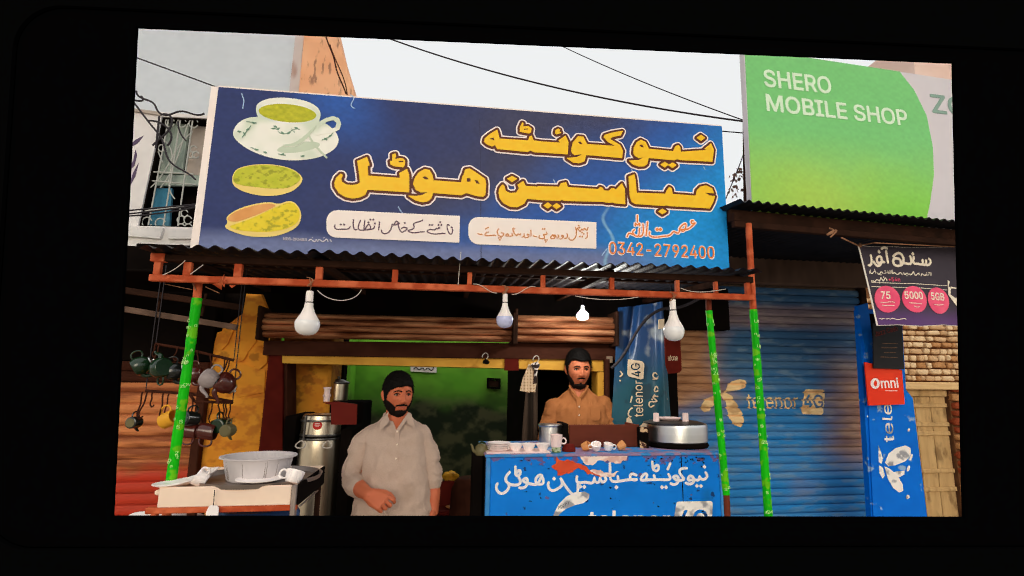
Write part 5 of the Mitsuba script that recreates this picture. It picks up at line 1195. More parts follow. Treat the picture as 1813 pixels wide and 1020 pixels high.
obj('red_pot_lid', lathe([(0, 0), (12 * kk_, 0), (12.6 * kk_, 5 * kk_), (10.5 * kk_, 8 * kk_), (9.5 * kk_, 12.5 * kk_), (0, 13 * kk_)], 32, c), 'mat_red_sheet', label='small dark red lidded tin beside the white tumbler', cat='tin', smooth=35)
# wooden box with the brown panel
Yp2 = 3.12
FPn = face(Yp2)
pb = thing('brown_box', 'dark brown wooden box standing on the counter before the second man', 'box')
bx0, bx1, bzt = at(1008, 780, Yp2)[0], at(1133, 780, Yp2)[0], at(1070, 752, Yp2)[2]
obj('panel', bbox((bx0, Yp2, ZK), (bx1, Yp2 + .015, bzt), .003), 'mat_board_brown', pb)
obj('side', bbox((bx0 - .03, Yp2 + .005, ZK), (bx0 - .002, Yp2 + .21, bzt + .004), .003), 'mat_soot', pb)
obj('side', bbox((bx1 - .02, Yp2 + .0155, ZK), (bx1 - .001, Yp2 + .21, bzt - .002), .003), 'mat_board_brown', pb)
obj('shelf', bbox((bx0, Yp2 + .0155, ZK), (bx1 - .0205, Yp2 + .21, ZK + .05), .003), 'mat_soot', pb)
FLb = face(3.06)
cr = thing('patterned_carton', 'small dark carton with pale floral patches beside the big pot', 'carton')
obj('carton', bbox((at(1133, 780, 3.06)[0] + .004, 3.06, ZK), (at(1149, 780, 3.06)[0], 3.12, at(1140, 757, 3.06)[2]), .003), 'mat_soot', cr)
obj('floral_patch', FLb.ext(FLb.poly([(1132.5, 780), (1144, 786), (1145, 797), (1133, 793)]), .0006, .002), 'mat_floral', cr)
obj('floral_patch', FLb.ext(FLb.poly([(1133, 756), (1146, 757), (1146, 766), (1133, 765)]), .0006, .002), 'mat_floral', cr)
# big pot on a burner
Yb = 3.10; kb_ = km(Yb); c = on_counter(1204.5, Yb); rb = 57 * kb_
c = c + [0, .04, 0]
bgp = thing('cooking_pot', 'wide low aluminium pot with flat lid at the right end of the counter', 'pot')
obj('base', lathe([(0, 0), (rb * .98, 0), (rb * 1.02, .01), (rb * .98, 8 * kb_), (0, 8 * kb_)], 48, c), 'mat_soot', bgp, smooth=35)
obj('body', lathe([(0, 8.2 * kb_), (rb * .95, 8.2 * kb_), (rb, 11 * kb_), (rb, 38 * kb_), (rb * .97, 42 * kb_), (0, 42 * kb_)], 64, c), 'mat_steel', bgp, smooth=35)
obj('lid', lathe([(0, 42.2 * kb_), (rb * .98, 42.2 * kb_), (rb * 1.0, 44 * kb_), (rb * .8, 47 * kb_), (0, 49 * kb_)], 48, (c[0] - .02, c[1], c[2])), 'mat_steel_dark', bgp, smooth=35)
zl_ = c[2] + 48.6 * kb_
ly = c[1] - .02
st_ = thing('steel_plate', 'shallow steel plate lying on the lid of the wide pot', 'plate')
obj('plate', lathe([(0, 0), (.05, 0), (.068, .012), (.068, .015), (.05, .004), (0, .004)], 36, (at(1185, 750, ly)[0], ly, zl_)), 'mat_ceramic_pink', st_, smooth=35)
for px, lab in ((1162, 'upturned steel cup at the left on the pot lid'), (1214, 'upturned steel cup at the right on the pot lid')):
    obj('steel_cup', lathe([(0, .045), (.014, .045), (.0155, .043), (.0175, 0), (.0165, 0), (.014, .041), (0, .042)], 24, (at(px, 750, ly - .07)[0], ly - .07, zl_ - .002)), 'mat_ceramic_pink', label=lab, cat='cup', smooth=35)
# scattered cups in the middle
def counter_cup(px, Y, r, h, m, tilt, hd, lab):
    t = thing('tea_cup', lab, 'cup'); c = on_counter(px, Y)
    R = rot([0, 1, 0], tilt[0]) @ rot([1, 0, 0], tilt[1])
    b = moved(cup((0, 0, 0), r, h, m, t), (0, 0, 0), R); hm = moved(handle_mesh(np.zeros(3), r, h, hd, .8), (0, 0, 0), R); dz = ZK - b.bounds[0][2] + .0005
    obj('bowl', moved(b, (c[0], Y, dz)), m, t, smooth=40); obj('handle', moved(hm, (c[0], Y, dz)), m, t, smooth=40)
counter_cup(1030, 2.97, .024, .034, 'mat_ceramic_orange', (70, 12), 60, 'orange brown cup lying on its side nearest the red tin')
counter_cup(1046, 3.02, .022, .032, 'mat_ceramic_orange', (-70, 20), 100, 'orange brown cup lying just left of the white cups')
counter_cup(1056, 2.95, .026, .034, 'mat_ceramic', (-10, 28), 170, 'white cup tipped towards the street before the brown box')
counter_cup(1076, 2.95, .026, .034, 'mat_ceramic', (6, 16), 4, 'white cup with its handle to the right before the brown box')
counter_cup(1094, 2.97, .022, .040, 'mat_ceramic_orange', (58, -8), 30, 'orange cup leaning at the right of the white cups')
# ------------------------------------------------------------------ kettles on racks at the left
def kettle(m, lid_m, s=1.0):
    """Enamel kettle about .12 m across: body, spout, handle, lid; upright, spout to +x."""
    b = lathe([(0, 0), (.045, 0), (.052, .006), (.058, .035), (.05, .07), (.034, .088), (.03, .092), (0, .092)], 28)
    sp = tube(spline([(.045, 0, .03), (.075, 0, .045), (.085, 0, .075), (.1, 0, .092)], 14), np.linspace(.015, .007, 14), 10)
    hd = tube(spline([(-.048, 0, .07), (-.085, 0, .072), (-.09, 0, .035), (-.056, 0, .02)], 16), .0055, 8)
    ld = lathe([(0, .0925), (.032, .0925), (.03, .1), (.012, .108), (.006, .11), (.008, .118), (0, .122)], 24)
    return [('body', b, m), ('spout', sp, m), ('handle', hd, m), ('lid', ld, lid_m)]
def hang(px, py, Y, m, lid_m, rx, ry, rz, s, lab, grp=None):
    t = thing('kettle', lab, 'kettle', grp); c = at(px, py, Y)
    R = rot([0, 0, 1], rz) @ rot([0, 1, 0], ry) @ rot([1, 0, 0], rx)
    for nm, q, mm in kettle(m, lid_m):
        q = q.copy(); q.apply_translation([0, 0, -.05]); obj(nm, moved(q, c, R, s), mm, t, smooth=40)
YR = 2.95
hang(252, 646, YR, 'mat_enamel_green', 'mat_steel', 0, 60, 20, .76, 'dark green kettle hung highest at the far left of the upper rack')
hang(283, 652, YR - .03, 'mat_enamel_green', 'mat_enamel_green', -30, -100, -10, .84, 'shiny green kettle lying crosswise in the upper rack')
hang(311, 657, YR, 'mat_enamel_dark', 'mat_steel', 20, 70, 30, .74, 'black kettle half behind the left green pole on the upper rack')
hang(346, 662, YR, 'mat_enamel_maroon', 'mat_enamel_maroon', 0, 80, -10, .66, 'small maroon kettle just right of the left green pole on the upper rack')
hang(373, 672, YR - .04, 'mat_enamel_white', 'mat_enamel_dark', 10, 116, 10, .78, 'white bodied kettle tilted down on the upper rack')
hang(400, 680, YR - .02, 'mat_enamel_maroon', 'mat_steel', -10, 128, 30, .86, 'dark maroon kettle at the right end of the upper rack')
def jug(m, m2):
    b = lathe([(0, 0), (.034, 0), (.042, .006), (.044, .07), (.04, .085), (.037, .085), (.04, .07), (.036, .01), (0, .008)], 28)
    sp = tube(spline([(.035, 0, .065), (.055, 0, .08), (.066, 0, .098)], 10), np.linspace(.012, .006, 10), 8)
    hd = tube(spline([(-.04, 0, .075), (-.072, 0, .07), (-.074, 0, .03), (-.042, 0, .015)], 14), .005, 8)
    return [('body', b, m), ('spout', sp, m), ('handle', hd, m), ('bottom', lathe([(0, -.002), (.033, -.002), (.033, -.0005), (0, -.0005)], 24), m2)]
def hang_jug(px, py, Y, m, m2, R, s, lab):
    t = thing('enamel_jug', lab, 'jug'); c = at(px, py, Y)
    for nm, q, mm in jug(m, m2):
        q = q.copy(); q.apply_translation([0, 0, -.045]); obj(nm, moved(q, c, R, s), mm, t, smooth=40)
Rf = rot([1, 0, 0], -80)           # bottom towards the street
hang_jug(238, 748, YR, 'mat_enamel_dark', 'mat_enamel_olive', rot([0, 1, 0], 90) @ rot([0, 0, 1], 0) @ Rf, .62, 'single small dark jug hung alone at the far left with its olive bottom showing')
hang_jug(299, 742, YR, 'mat_enamel_yellow', 'mat_enamel_yellow', rot([0, 1, 0], 66) @ rot([1, 0, 0], 20), .82, 'yellow jug just left of the left green pole')
hang_jug(337, 741, YR - .05, 'mat_enamel_dark', 'mat_enamel_green', rot([0, 1, 0], 100) @ rot([1, 0, 0], -60), .75, 'black jug just right of the left green pole')
hang_jug(336, 762, YR - .02, 'mat_enamel_maroon', 'mat_enamel_maroon', rot([0, 1, 0], -84), .82, 'maroon jug lying below the black jug by the green pole')
hang_jug(368, 764, YR - .02, 'mat_enamel_maroon', 'mat_enamel_maroon', rot([0, 1, 0], 96) @ rot([0, 0, 1], 170), .86, 'maroon jug with its mouth to the left in the middle of the lower rack')
hang_jug(391, 753, YR, 'mat_enamel_green', 'mat_enamel_green', rot([0, 1, 0], 80) @ Rf, .78, 'dark green jug near the right end of the lower rack')
hang_jug(404, 762, YR - .05, 'mat_enamel_olive', 'mat_enamel_olive', rot([0, 1, 0], 90) @ Rf, .66, 'pale rimmed olive jug at the right end of the lower rack')
def rack(pts_rail, hooks, lab):
    t = thing('kettle_rack', lab, 'rack')
    for l in pts_rail:
        obj('rail', tube([at(x, y, YR + .03) for x, y in l], .0065, 8), 'mat_dark_brown', t, smooth=40)
    for x_, y_ in (pts_rail[0][-1], pts_rail[0][0]):
        q_ = at(x_, y_, YR + .03); obj('hanger', tube([q_, [q_[0], q_[1], zT1 + .05]], .0022, 6), 'mat_cable', t)
    for (xa_, ya_), (xb_, yb_) in hooks:
        a, b = at(xa_, ya_, YR + .03), at(xb_, yb_, YR - .01)
        obj('hook', tube(spline([a + [0, -.008, .006], a + [0, -.014, -.01], (a + b) / 2, b, b + [.008, 0, -.012], b + [.016, 0, -.002]], 18), .0034, 6), 'mat_dark_brown', t)
rack([[(276, 609), (330, 618), (414, 638)], [(278, 607), (276, 612)]], [((277, 611), (270, 628)), ((283, 613), (274, 635)), ((316, 617), (307, 634)), ((400, 637), (393, 664)), ((404, 638), (390, 670)), ((408, 638), (401, 660)), ((352, 624), (350, 648)), ((375, 630), (374, 655))], 'upper rack of thin dark rods holding the green and maroon kettles')
rack([[(258, 692), (335, 697), (412, 711)], [(345, 711), (412, 713)], [(335, 697), (345, 711)]], [((254, 696), (243, 738)), ((262, 697), (246, 736)), ((272, 696), (266, 716)), ((291, 698), (283, 740)), ((300, 700), (292, 732)), ((361, 714), (358, 745)), ((378, 714), (370, 744)), ((389, 714), (389, 742)), ((398, 715), (396, 738)), ((402, 715), (400, 738)), ((410, 714), (405, 740)), ((343, 700), (340, 732))], 'lower rack of thin dark rods and hooks holding small enamel jugs')

# hooks with cloths on the lintel
Yh = 3.64; FHk = face(Yh)
def hook(px, py, lab):
    return obj('wall_hook', tube(spline([at(px - 4, py + 6, Yh), at(px - 2, py, Yh), at(px + 3, py - 2, Yh), at(px + 6, py + 4, Yh), at(px + 3, py + 9, Yh), at(px + 1, py + 13, Yh)], 20), .003, 6), 'mat_pale_wire', label=lab, cat='hook')
hook(858, 627, 'pale wire hook on the yellow lintel left of the towels'); hook(948, 632, 'pale wire hook holding the striped towels')
obj('black_tag', FHk.ext(FHk.poly([(854, 640), (860, 635), (867, 641), (864, 645), (855, 644)]), 0, .006), 'mat_soot', label='small black tag hung on the left lintel hook', cat='tag')
tw = thing('hung_towel', 'cream checked towel bundle hung from the lintel by the opening', 'towel')
mat('towel', lambda p, n, uv: blend(lin(206, 180, 150), lin(170, 134, 100), smoothstep(.75, .85, dr.abs(dr.sin(p.x * 160)) * .5 + dr.abs(dr.sin(p.z * 160)) * .5)), 0.9)
mat('towel_dark', lambda p, n, uv: blend([.03, .02, .02], lin(210, 196, 186), smoothstep(.55, .6, n3(p, 55, 2))), 0.9)
def drape(pl, pts, amp, seed, h=.0, th=.006):
    m = pl.ext(pl.poly(pts), h, h + th); v, f = trimesh.remesh.subdivide_to_size(m.vertices, m.faces, .012)
    v[:, 1] += amp * (np.sin(v[:, 0] * 150 + seed) + .6 * np.sin(v[:, 0] * 61 + v[:, 2] * 9 + seed * 2)); return trimesh.Trimesh(v, f)
obj('towel', drape(FHk, [(936, 644), (942, 648), (946, 656), (942, 690), (938, 695.5), (920, 692), (926, 668)], .004, 1), 'mat_towel', tw, smooth=50)
obj('towel', drape(FHk, [(943, 680), (949, 679), (947, 694.5), (938, 694)], .003, 2, .012), 'mat_towel', tw, smooth=50)
obj('scarf', drape(FHk, [(938, 645), (950, 640), (956, 646), (951, 655), (949, 668), (944, 678), (945, 655)], .006, 3, .016, .008), 'mat_towel_dark', tw, smooth=50)
cu = thing('door_curtain', 'dark brown curtain hanging down from the lintel behind the towels', 'curtain')
mat('curtain', lambda p, n, uv: blend([.02, .013, .009], [.07, .045, .032], smoothstep(.3, .8, dr.sin(p.x * 90) * .5 + .5)), 0.9)
Fcu = face(3.78)
obj('cloth', drape(Fcu, [(934, 650), (952, 650), (950, 815), (921, 815), (928, 720)], .008, 4, 0, .01), 'mat_curtain', cu, smooth=50)
# things half seen in the dark of the shop
cR2 = at(797, 880, 4.3)
obj('red_chair', cat([bbox((cR2[0] - .09, 4.3, .5), (cR2[0] + .03, 4.33, at(790, 852, 4.3)[2]), .01), bbox((cR2[0] - .09, 4.1, at(790, 900, 4.2)[2] - .03), (cR2[0] + .08, 4.3, at(790, 900, 4.2)[2]), .01)] + [bbox((cR2[0] + x, y, .06), (cR2[0] + x + .025, y + .025, at(790, 900, 4.2)[2] - .031)) for x in (-.085, .05) for y in (4.11, 4.27)]), 'mat_red_sheet', label='dim red chair in the dark shop behind the first man', cat='chair')
cD = at(800, 878, 4.15)
dh = thing('serving_dish', 'orange dish standing on the dim red chair', 'dish')
obj('dish', lathe([(0, 0), (.03, 0), (.05, .014), (.05, .017), (.03, .004), (0, .004)], 28, (cD[0] + .01, 4.18, at(790, 900, 4.2)[2] + .001)), 'mat_ceramic_orange', dh, smooth=40)
cP = at(798, 850, 5.2)
sp2 = thing('dark_pot', 'dark stacked pots with pale food on top in the back of the shop', 'pot')
obj('pot', lathe([(0, -.5), (.09, -.5), (.1, -.1), (.11, -.09), (.1, -.08), (.085, -.02), (.1, 0), (0, 0)], 32, cP), 'mat_steel_dark', sp2, smooth=40)
fd = trimesh.creation.icosphere(3); fv = fd.vertices * [.07, .07, .045] * (1 + .6 * (meshkit.fbm(fd.vertices * 3, 3) - .5)[:, None])
obj('food', trimesh.Trimesh(fv + cP + [0, 0, .03], fd.faces), 'mat_enamel_yellow', sp2, smooth=60)
obj('stool', bbox((cP[0] - .2, 5.05, .06), (cP[0] + .2, 5.4, cP[2] - .502), .01), 'mat_dark_brown', label='dark low stool carrying the stacked pots', cat='stool')
cQ = at(830, 850, 3.9)
obj('clay_oven', lathe([(0, .06), (.14, .06), (.16, .4), (.13, cQ[2] - .06), (.1, cQ[2]), (.08, cQ[2] + .01), (0, cQ[2] + .01)], 32, (cQ[0] + .02, 3.95, 0)), 'mat_dark_brown', label='dark clay oven in the shade left of the counter', cat='oven', smooth=40)
hang(853, 795, 3.0, 'mat_enamel_olive', 'mat_enamel_green', 0, 0, 200, .62, 'small dark olive kettle at the left end of the counter top')
obj('kettle_ledge', bbox((at(838, 800, 3.0)[0], 2.96, 0), (kx0 - .008, 3.2, at(853, 795, 3.0)[2] - .0315), .004), 'mat_soot', label='narrow dark ledge holding the olive kettle beside the counter', cat='ledge')

# ------------------------------------------------------------------ the two men
mat('skin_one', lambda p, n, uv: blend(lin(178, 92, 62), lin(200, 110, 76), n3(p, 14, 3)), 0.55, spec=0.25)
mat('skin_two', lambda p, n, uv: blend(lin(188, 104, 70), lin(206, 120, 84), n3(p, 14, 3)), 0.55, spec=0.25)
mat('hair_black', lambda p, n, uv: blend([.0028, .0022, .0022], [.008, .0065, .006], noise(p.x * 260, p.y * 260, p.z * 40)), 0.75, spec=0.08)
mat('beard_black', lambda p, n, uv: blend([.004, .003, .003], [.016, .010, .008], n3(p, 120, 2)), 0.85, spec=0.05)
mat('lip', lin(166, 84, 70), 0.45)
mat('eye_white', lin(160, 132, 118), 0.3)
mat('eye_dark', [.012, .008, .007], 0.2)
def weave(a, b):
    return lambda p, n, uv: blend(a, b, n3(p, 5, 3) * .6 + .4 * noise(p.x * 420, p.y * 420, p.z * 420))
mat('shirt_grey', lambda p, n, uv: mix(weave(lin(166, 142, 126), lin(196, 172, 158))(p, n, uv), mi.Color3f(lin(136, 108, 86)), smoothstep(.55, .75, n3(p, 6, 4)) * smoothstep(1.35, .95, p.z) * .55), 0.85, spec=0.15)
mat('shirt_tan', weave(lin(156, 96, 54), lin(182, 116, 70)), 0.85, spec=0.15)
mat('button', lin(236, 222, 206), 0.3)
mat('trouser', lin(150, 130, 116), 0.9)
mat('sandal', [.05, .03, .02], 0.6)
def sph(p, r, n=20):
    return m3.Manifold.sphere(float(r), n).translate([float(a) for a in p])
def chain(pts, rs, n=20):
    s = [sph(p, r, n) for p, r in zip(pts, rs)]
    if len(s) == 1: return s[0]
    return m3.Manifold.batch_boolean([m3.Manifold.batch_hull([a, b]) for a, b in zip(s[:-1], s[1:])], m3.OpType.Add)
def tri(m):
    q = m.to_mesh(); return trimesh.Trimesh(np.array(q.vert_properties[:, :3], float), np.array(q.tri_verts), process=False)
def mani(t):
    t = t.copy(); t.merge_vertices()
    if t.volume < 0: t.invert()
    return m3.Manifold(m3.Mesh(np.ascontiguousarray(t.vertices, np.float32), np.ascontiguousarray(t.faces, np.uint32)))
def soft(m, length, it=12):
    t = tri(m.refine_to_length(length)); t.merge_vertices()
    return trimesh.smoothing.filter_taubin(t, lamb=.5, nu=.52, iterations=it)
def loft(rings, n=40, e=2.4):
    """rings: (centre, half width along x, half depth along y), from bottom to top."""
    a = np.arange(n) * 2 * np.pi / n; V = []
    for c, w, d in rings:
        ca, sa = np.cos(a), np.sin(a)
        V.append(np.c_[c[0] + w * np.sign(ca) * np.abs(ca) ** (2 / e), c[1] + d * np.sign(sa) * np.abs(sa) ** (2 / e), np.full(n, c[2])])
    k = len(rings); V = np.vstack(V + [[rings[0][0]], [rings[-1][0]]]); Fc = []
    for i in range(k - 1):
        for j in range(n):
            j2 = (j + 1) % n
            Fc += [[i * n + j, i * n + j2, (i + 1) * n + j2], [i * n + j, (i + 1) * n + j2, (i + 1) * n + j]]
    for j in range(n):
        j2 = (j + 1) % n
        Fc += [[k * n, j2, j], [k * n + 1, (k - 1) * n + j, (k - 1) * n + j2]]
    return trimesh.Trimesh(V, Fc, process=False)
def gs(x, s):
    return np.exp(-(x / s) ** 2)
def head_shape(sub):
    """A head facing -y, about .23 high, eyes at half height (z = 0)."""
    s = trimesh.creation.icosphere(sub); d = s.vertices.copy(); x, y, z = d.T
    lowf = np.clip(-z, 0, 1)
    w = .0745 * (1 - .30 * lowf ** 1.5) * (1 - .10 * np.clip(z, 0, 1) ** 2)
    X = x * w; Z = z * .115
    dep = np.where(y < 0, .092 * (1 - .10 * lowf ** 2), .098 * (1 - .42 * lowf ** 1.1))
    Yv = y * dep
    X = np.sign(X) * np.abs(X / .075) ** .92 * .075
    fr = np.clip(-y * 1.6, 0, 1)
    ax = np.abs(X)
    Yv -= fr * (.0245 * gs(X, .0115) * np.clip((.016 - Z) / .05, 0, 1) * (1 / (1 + np.exp(-(Z + .044) / .0022))))      # nose
    Yv -= fr * .008 * (gs(ax - .013, .007) * gs(Z + .036, .008))                                     # nostrils
    Yv += fr * .0125 * gs(ax - .032, .017) * gs(Z - .001, .011)                                      # eye sockets
    Yv -= fr * .0055 * gs(Z - .019, .008) * gs(X, .05)                                               # brow
    Yv -= fr * .004 * gs(ax - .044, .016) * gs(Z + .028, .018)                                       # cheekbones
    Yv += fr * .004 * gs(ax - .05, .015) * gs(Z + .065, .02)
    Yv -= fr * (.0075 * gs(X, .021) * gs(Z + .0615, .0052) + .008 * gs(X, .019) * gs(Z + .0725, .0056))  # lips
    Yv += fr * .0035 * gs(X, .02) * gs(Z + .0668, .0018)
    Yv -= fr * .009 * gs(X, .024) * gs(Z + .099, .014)                                               # chin
    Yv += fr * .003 * gs(X, .03) * gs(Z + .083, .006)
    return trimesh.Trimesh(np.c_[X, Yv, Z], s.faces, process=False)
def ear(side):
    pts = [(side * .073, .008, .010), (side * .079, .018, .022), (side * .083, .024, .008), (side * .079, .018, -.014), (side * .073, .008, -.026), (side * .074, .004, -.012)]
    return m3.Manifold.batch_hull([sph(p, r, 12) for p, r in zip(pts, (.006, .006, .006, .006, .006, .005))])
def hand(wrist, f, n, t, curls, thumb, spread=.006, wr=.025):
    """Palm, four fingers and a thumb: f wrist->knuckles, n the way the palm faces, t the thumb's side."""
    f = _n(f); n = _n(n - f * np.dot(n, f)); t = _n(t - f * np.dot(t, f) - n * np.dot(t, n)); w = np.asarray(wrist, float)
    parts = [m3.Manifold.batch_hull([sph(w + t * .014, wr * .72, 16), sph(w - t * .014, wr * .7, 16), sph(w + f * .082 + t * .030, .0135, 14), sph(w + f * .076 - t * .032, .0125, 14), sph(w + f * .03 + t * .032 + n * .008, .016, 14), sph(w + f * .03 - t * .026 + n * .006, .015, 14)])]
    for i, L in enumerate((.070, .078, .072, .056)):
        b = w + f * (.084 - .003 * abs(i - 1)) + t * (.031 - .0208 * i); d = _n(f + t * spread * (1.5 - i) * 8); ps = [b - f * .012, b]; ang = 0
        for s_, c_ in zip((.46, .30, .24), curls[i]):
            ang += math.radians(c_); q = d * math.cos(ang) + n * math.sin(ang); ps.append(ps[-1] + q * L * s_)
        parts.append(chain(ps, (.0098, .0098, .0090, .0084, .0070), 14))
    b = w + f * .022 + t * .026 + n * .006; d1, d2, d3 = (_n(f * a + t * b_ + n * c_) for a, b_, c_ in thumb)
    parts.append(chain([b, b + d1 * .036, b + d1 * .036 + d2 * .032, b + d1 * .036 + d2 * .032 + d3 * .026], (.015, .0118, .0105, .0082), 14))
    return m3.Manifold.batch_boolean(parts, m3.OpType.Add)
def person(key, label, head_c, yaw, pitch, hs, skin, shirt_mat, body, shirt, hairline, beard, top_cut, arms, hands, legs, side_hair=-.02, ruffle=.0055, seed=0, long_beard=0.0, top=.009, sweep=0.0, recede=0.0):
    t = thing(key, label, 'person')
    R = rot([0, 0, 1], yaw) @ rot([1, 0, 0], pitch); hc = np.asarray(head_c, float)
    place = lambda m: moved(m, hc, R, hs)                                                           # noqa: E731
    hd = head_shape(5)
    hm = mani(place(hd))
    for s in (-1, 1):
        hm = hm + mani(place(tri(ear(s))))
    limbs = m3.Manifold.batch_boolean([mani(loft(body)), chain([hc + R @ np.array([0, .022, -.06]) * hs, np.array(body[-1][0]) + [0, .012, -.02]], (.054 * hs, .060))] + [chain(*a) for a in arms] + [chain(*l) for l in legs], m3.OpType.Add)
    sk = m3.Manifold.batch_boolean([mani(soft(limbs, .025, 8)), hm] + [mani(soft(h, .0045, 5)) for h in hands], m3.OpType.Add)
    obj('body', tri(sk), skin, t, smooth=45)
    # shirt
    cloth = m3.Manifold.batch_boolean([mani(soft(mani(loft(shirt['torso'], 48, 2.5)), .02, 10))] + [mani(soft(chain(*a, 24), .014, 10)) for a in shirt['sleeves']], m3.OpType.Add)
    ct = soft(cloth, .010, 3)
    v, nn = ct.vertices.copy(), ct.vertex_normals
    q = v + seed * 3.7
    fold = meshkit.fbm(np.c_[q[:, 0] * 17, q[:, 1] * 11, q[:, 2] * 5.5], 3, seed) - .5
    fold2 = 1 - np.abs(meshkit.fbm(np.c_[q[:, 0] * 9 + q[:, 2] * 7, q[:, 1] * 9, q[:, 2] * 9 - q[:, 0] * 5], 3, seed + 5) - .5) * 4
    fold3 = meshkit.fbm(np.c_[q[:, 0] * 8 + q[:, 2] * 16, q[:, 1] * 9, q[:, 2] * 20 - q[:, 0] * 6], 3, seed + 8) - .5
    arm = np.clip((np.abs(v[:, 0] - hc[0]) - .17) / .03, 0, 1)
    v += nn * (fold * ruffle * 2.4 * (1 - .5 * arm) + np.clip(fold2, -1, 1) * ruffle * .5 + fold3 * ruffle * 2.2 * arm)[:, None]
    ct = trimesh.Trimesh(v, ct.faces, process=False)
    try:
        cm = mani(ct)
        for cut in shirt['cuts']: cm = cm - cut
        ct = tri(cm)
    except Exception:
        pass
    obj('shirt', ct, shirt_mat, t, smooth=45)
    # hair and beard: shells over the head
    hh = head_shape(6); V, N = hh.vertices, hh.vertex_normals; x, y, z = V.T; ax = np.abs(x)
    def shell(mask_v, off, name, m):
        keep = (mask_v[hh.faces] > 0).all(1)
        vv = V + N * (off * np.clip(mask_v * 220, .12, 1))[:, None]
        f_ = hh.faces[keep]
        sm = trimesh.Trimesh(vv, f_, process=False); sm.remove_unreferenced_vertices()
        obj(name, place(sm), m, t, smooth=60)
        # loose strands that break the outline
        rs = np.random.default_rng(seed + len(name)); pick = rs.choice(len(f_), 900 if name == 'hair' else 420); st = []
        for fi in pick:
            i = f_[fi][0]; p0, n0 = vv[i], N[i]
            if name == 'hair': flow = np.array([p0[0] * 3, -.2 if p0[1] < .03 else .3, -.35 if p0[2] < .08 else -.05]); Ls = rs.uniform(.010, .020)
            else: flow = np.array([p0[0] * 2, -.1, -1.0]); Ls = rs.uniform(.005, .011)
            d_ = _n(_n(flow) + n0 * rs.uniform(.1, .5) + rs.normal(scale=.25, size=3)); w_ = _n(np.cross(d_, n0)) * .0011
            q0 = p0 - n0 * .002
            st += [[q0 - w_, q0 + w_, q0 + d_ * Ls], [q0 + n0 * .0015, q0 - w_, q0 + d_ * Ls]]
        st = np.array(st).reshape(-1, 3)
        obj('strands', place(trimesh.Trimesh(st, np.arange(len(st)).reshape(-1, 3), process=False)), m, t, kind='stuff')
    nz = meshkit.fbm(V * 60, 3, seed) - .5; nf = meshkit.fbm(V * 240, 2, seed + 3) - .5
    phi = np.degrees(np.arctan2(ax, -y))
    line = np.interp(phi, [0, 25, 42, 58, 72, 86, 92, 112, 124, 180], [hairline + .002, hairline + recede * .6, hairline - .004 + recede, hairline - .022 + recede * .5, side_hair, side_hair - .004, .026, .026, -.04, -.062])
    line = line + sweep * np.clip(x / .05, -1, 1) * (phi < 60)
    shell(z - line + nz * .012 + nf * .008, .0052 + nz * .006 + nf * .004 + (top + .004) * np.clip(z / .1, 0, 1), 'hair', 'mat_hair_black')
    shell(beard(x, ax, y, z) + nz * .004, .0055 + nz * .006 + nf * .004 + long_beard * np.clip((-z - .07) / .04, 0, 1), 'beard', 'mat_beard_black')
    def surf(px, pz):
        i = np.argmin((x - px) ** 2 + (z - pz) ** 2 + (y > 0) * 9); return V[i]
    for s in (-1, 1):
        e = surf(s * .032, .0) + [0, .0058, 0]
        ey = trimesh.creation.icosphere(3, .0098)
        obj('eye', place(moved(ey, e)), 'mat_eye_white', t, smooth=True)
        obj('iris', place(moved(trimesh.creation.icosphere(2, .0062), e + [.0015, -.0056, .0003])), 'mat_eye_dark', t, smooth=True)
        lid = [surf(s * a, b) + [0, -.0012, 0] for a, b in ((.018, .001), (.024, .0055), (.032, .0072), (.040, .0055), (.046, .0)) ]
        obj('eyelid', place(tube(spline(lid, 14), .0024, 6)), 'mat_beard_black', t)
        br = [surf(s * a, b) + [0, -.001, 0] for a, b in ((.012, .0155), (.024, .0205), (.036, .0215), (.050, .0145))]
        obj('eyebrow', place(tube(spline(br, 14), np.linspace(.0042, .0022, 14), 6)), 'mat_hair_black', t)
    lp = [surf(a, -.067) + [0, -.0005, 0] for a in (-.021, -.01, 0, .01, .021)]
    obj('lips', place(tube(spline(lp, 14), [.001, .003, .004, .0046, .005, .005, .0047, .0047, .005, .005, .0046, .004, .003, .001], 8)), 'mat_lip', t)
    return t, place
def prism(pts, Y0, Y1):
    """A wedge seen from the street, between two depths."""
    a = [at(*p, Y0) for p in pts]; b = [at(*p, Y1) for p in pts]
    return m3.Manifold.hull_points(np.array(a + b, np.float32))

# first man: standing in the street before the urn, right forearm raised, left arm hanging
Y1 = 3.10
def j1(px, py, dy=0.0):
    return at(px, py, Y1 + dy)
def ring(px, py, w, d, dy=0.0, Yc=Y1):
    return (at(px, py, Yc + dy), w, d)
hipz = .86
tor = [(np.array([-.275, Y1 + .02, .50]), .235, .150), (np.array([-.275, Y1 + .02, .8]), .215, .142), ring(698, 905, .203, .140), ring(699, 870, .186, .138), ring(700, 830, .160, .132), ring(701, 795, .152, .126), ring(702, 772, .152, .112), ring(703, 758, .140, .088, .01), ring(703.5, 748, .098, .068, .02), ring(704, 740, .066, .058, .025), ring(704, 733, .058, .054, .026)]
bod = [(np.array([-.275, Y1 + .02, hipz]), .15, .1), ring(699, 870, .15, .10), ring(701, 800, .145, .105), ring(702, 772, .15, .09), ring(703, 756, .12, .072, .01), ring(704, 744, .066, .056, .02), ring(704, 736, .055, .05, .024)]
rw = at(653, 876, Y1 - .24); rk = at(676, 888, Y1 - .27)
lw = j1(767, 905, -.04)
sleeves = [([j1(664, 772), j1(641, 790, -.005), j1(621, 846, -.01), j1(630, 863, -.11)], [.055, .053, .051, .047]),
           ([j1(743, 772), j1(753, 790, 0), j1(763, 836, -.01), j1(767, 855, -.02)], [.056, .052, .047, .042])]
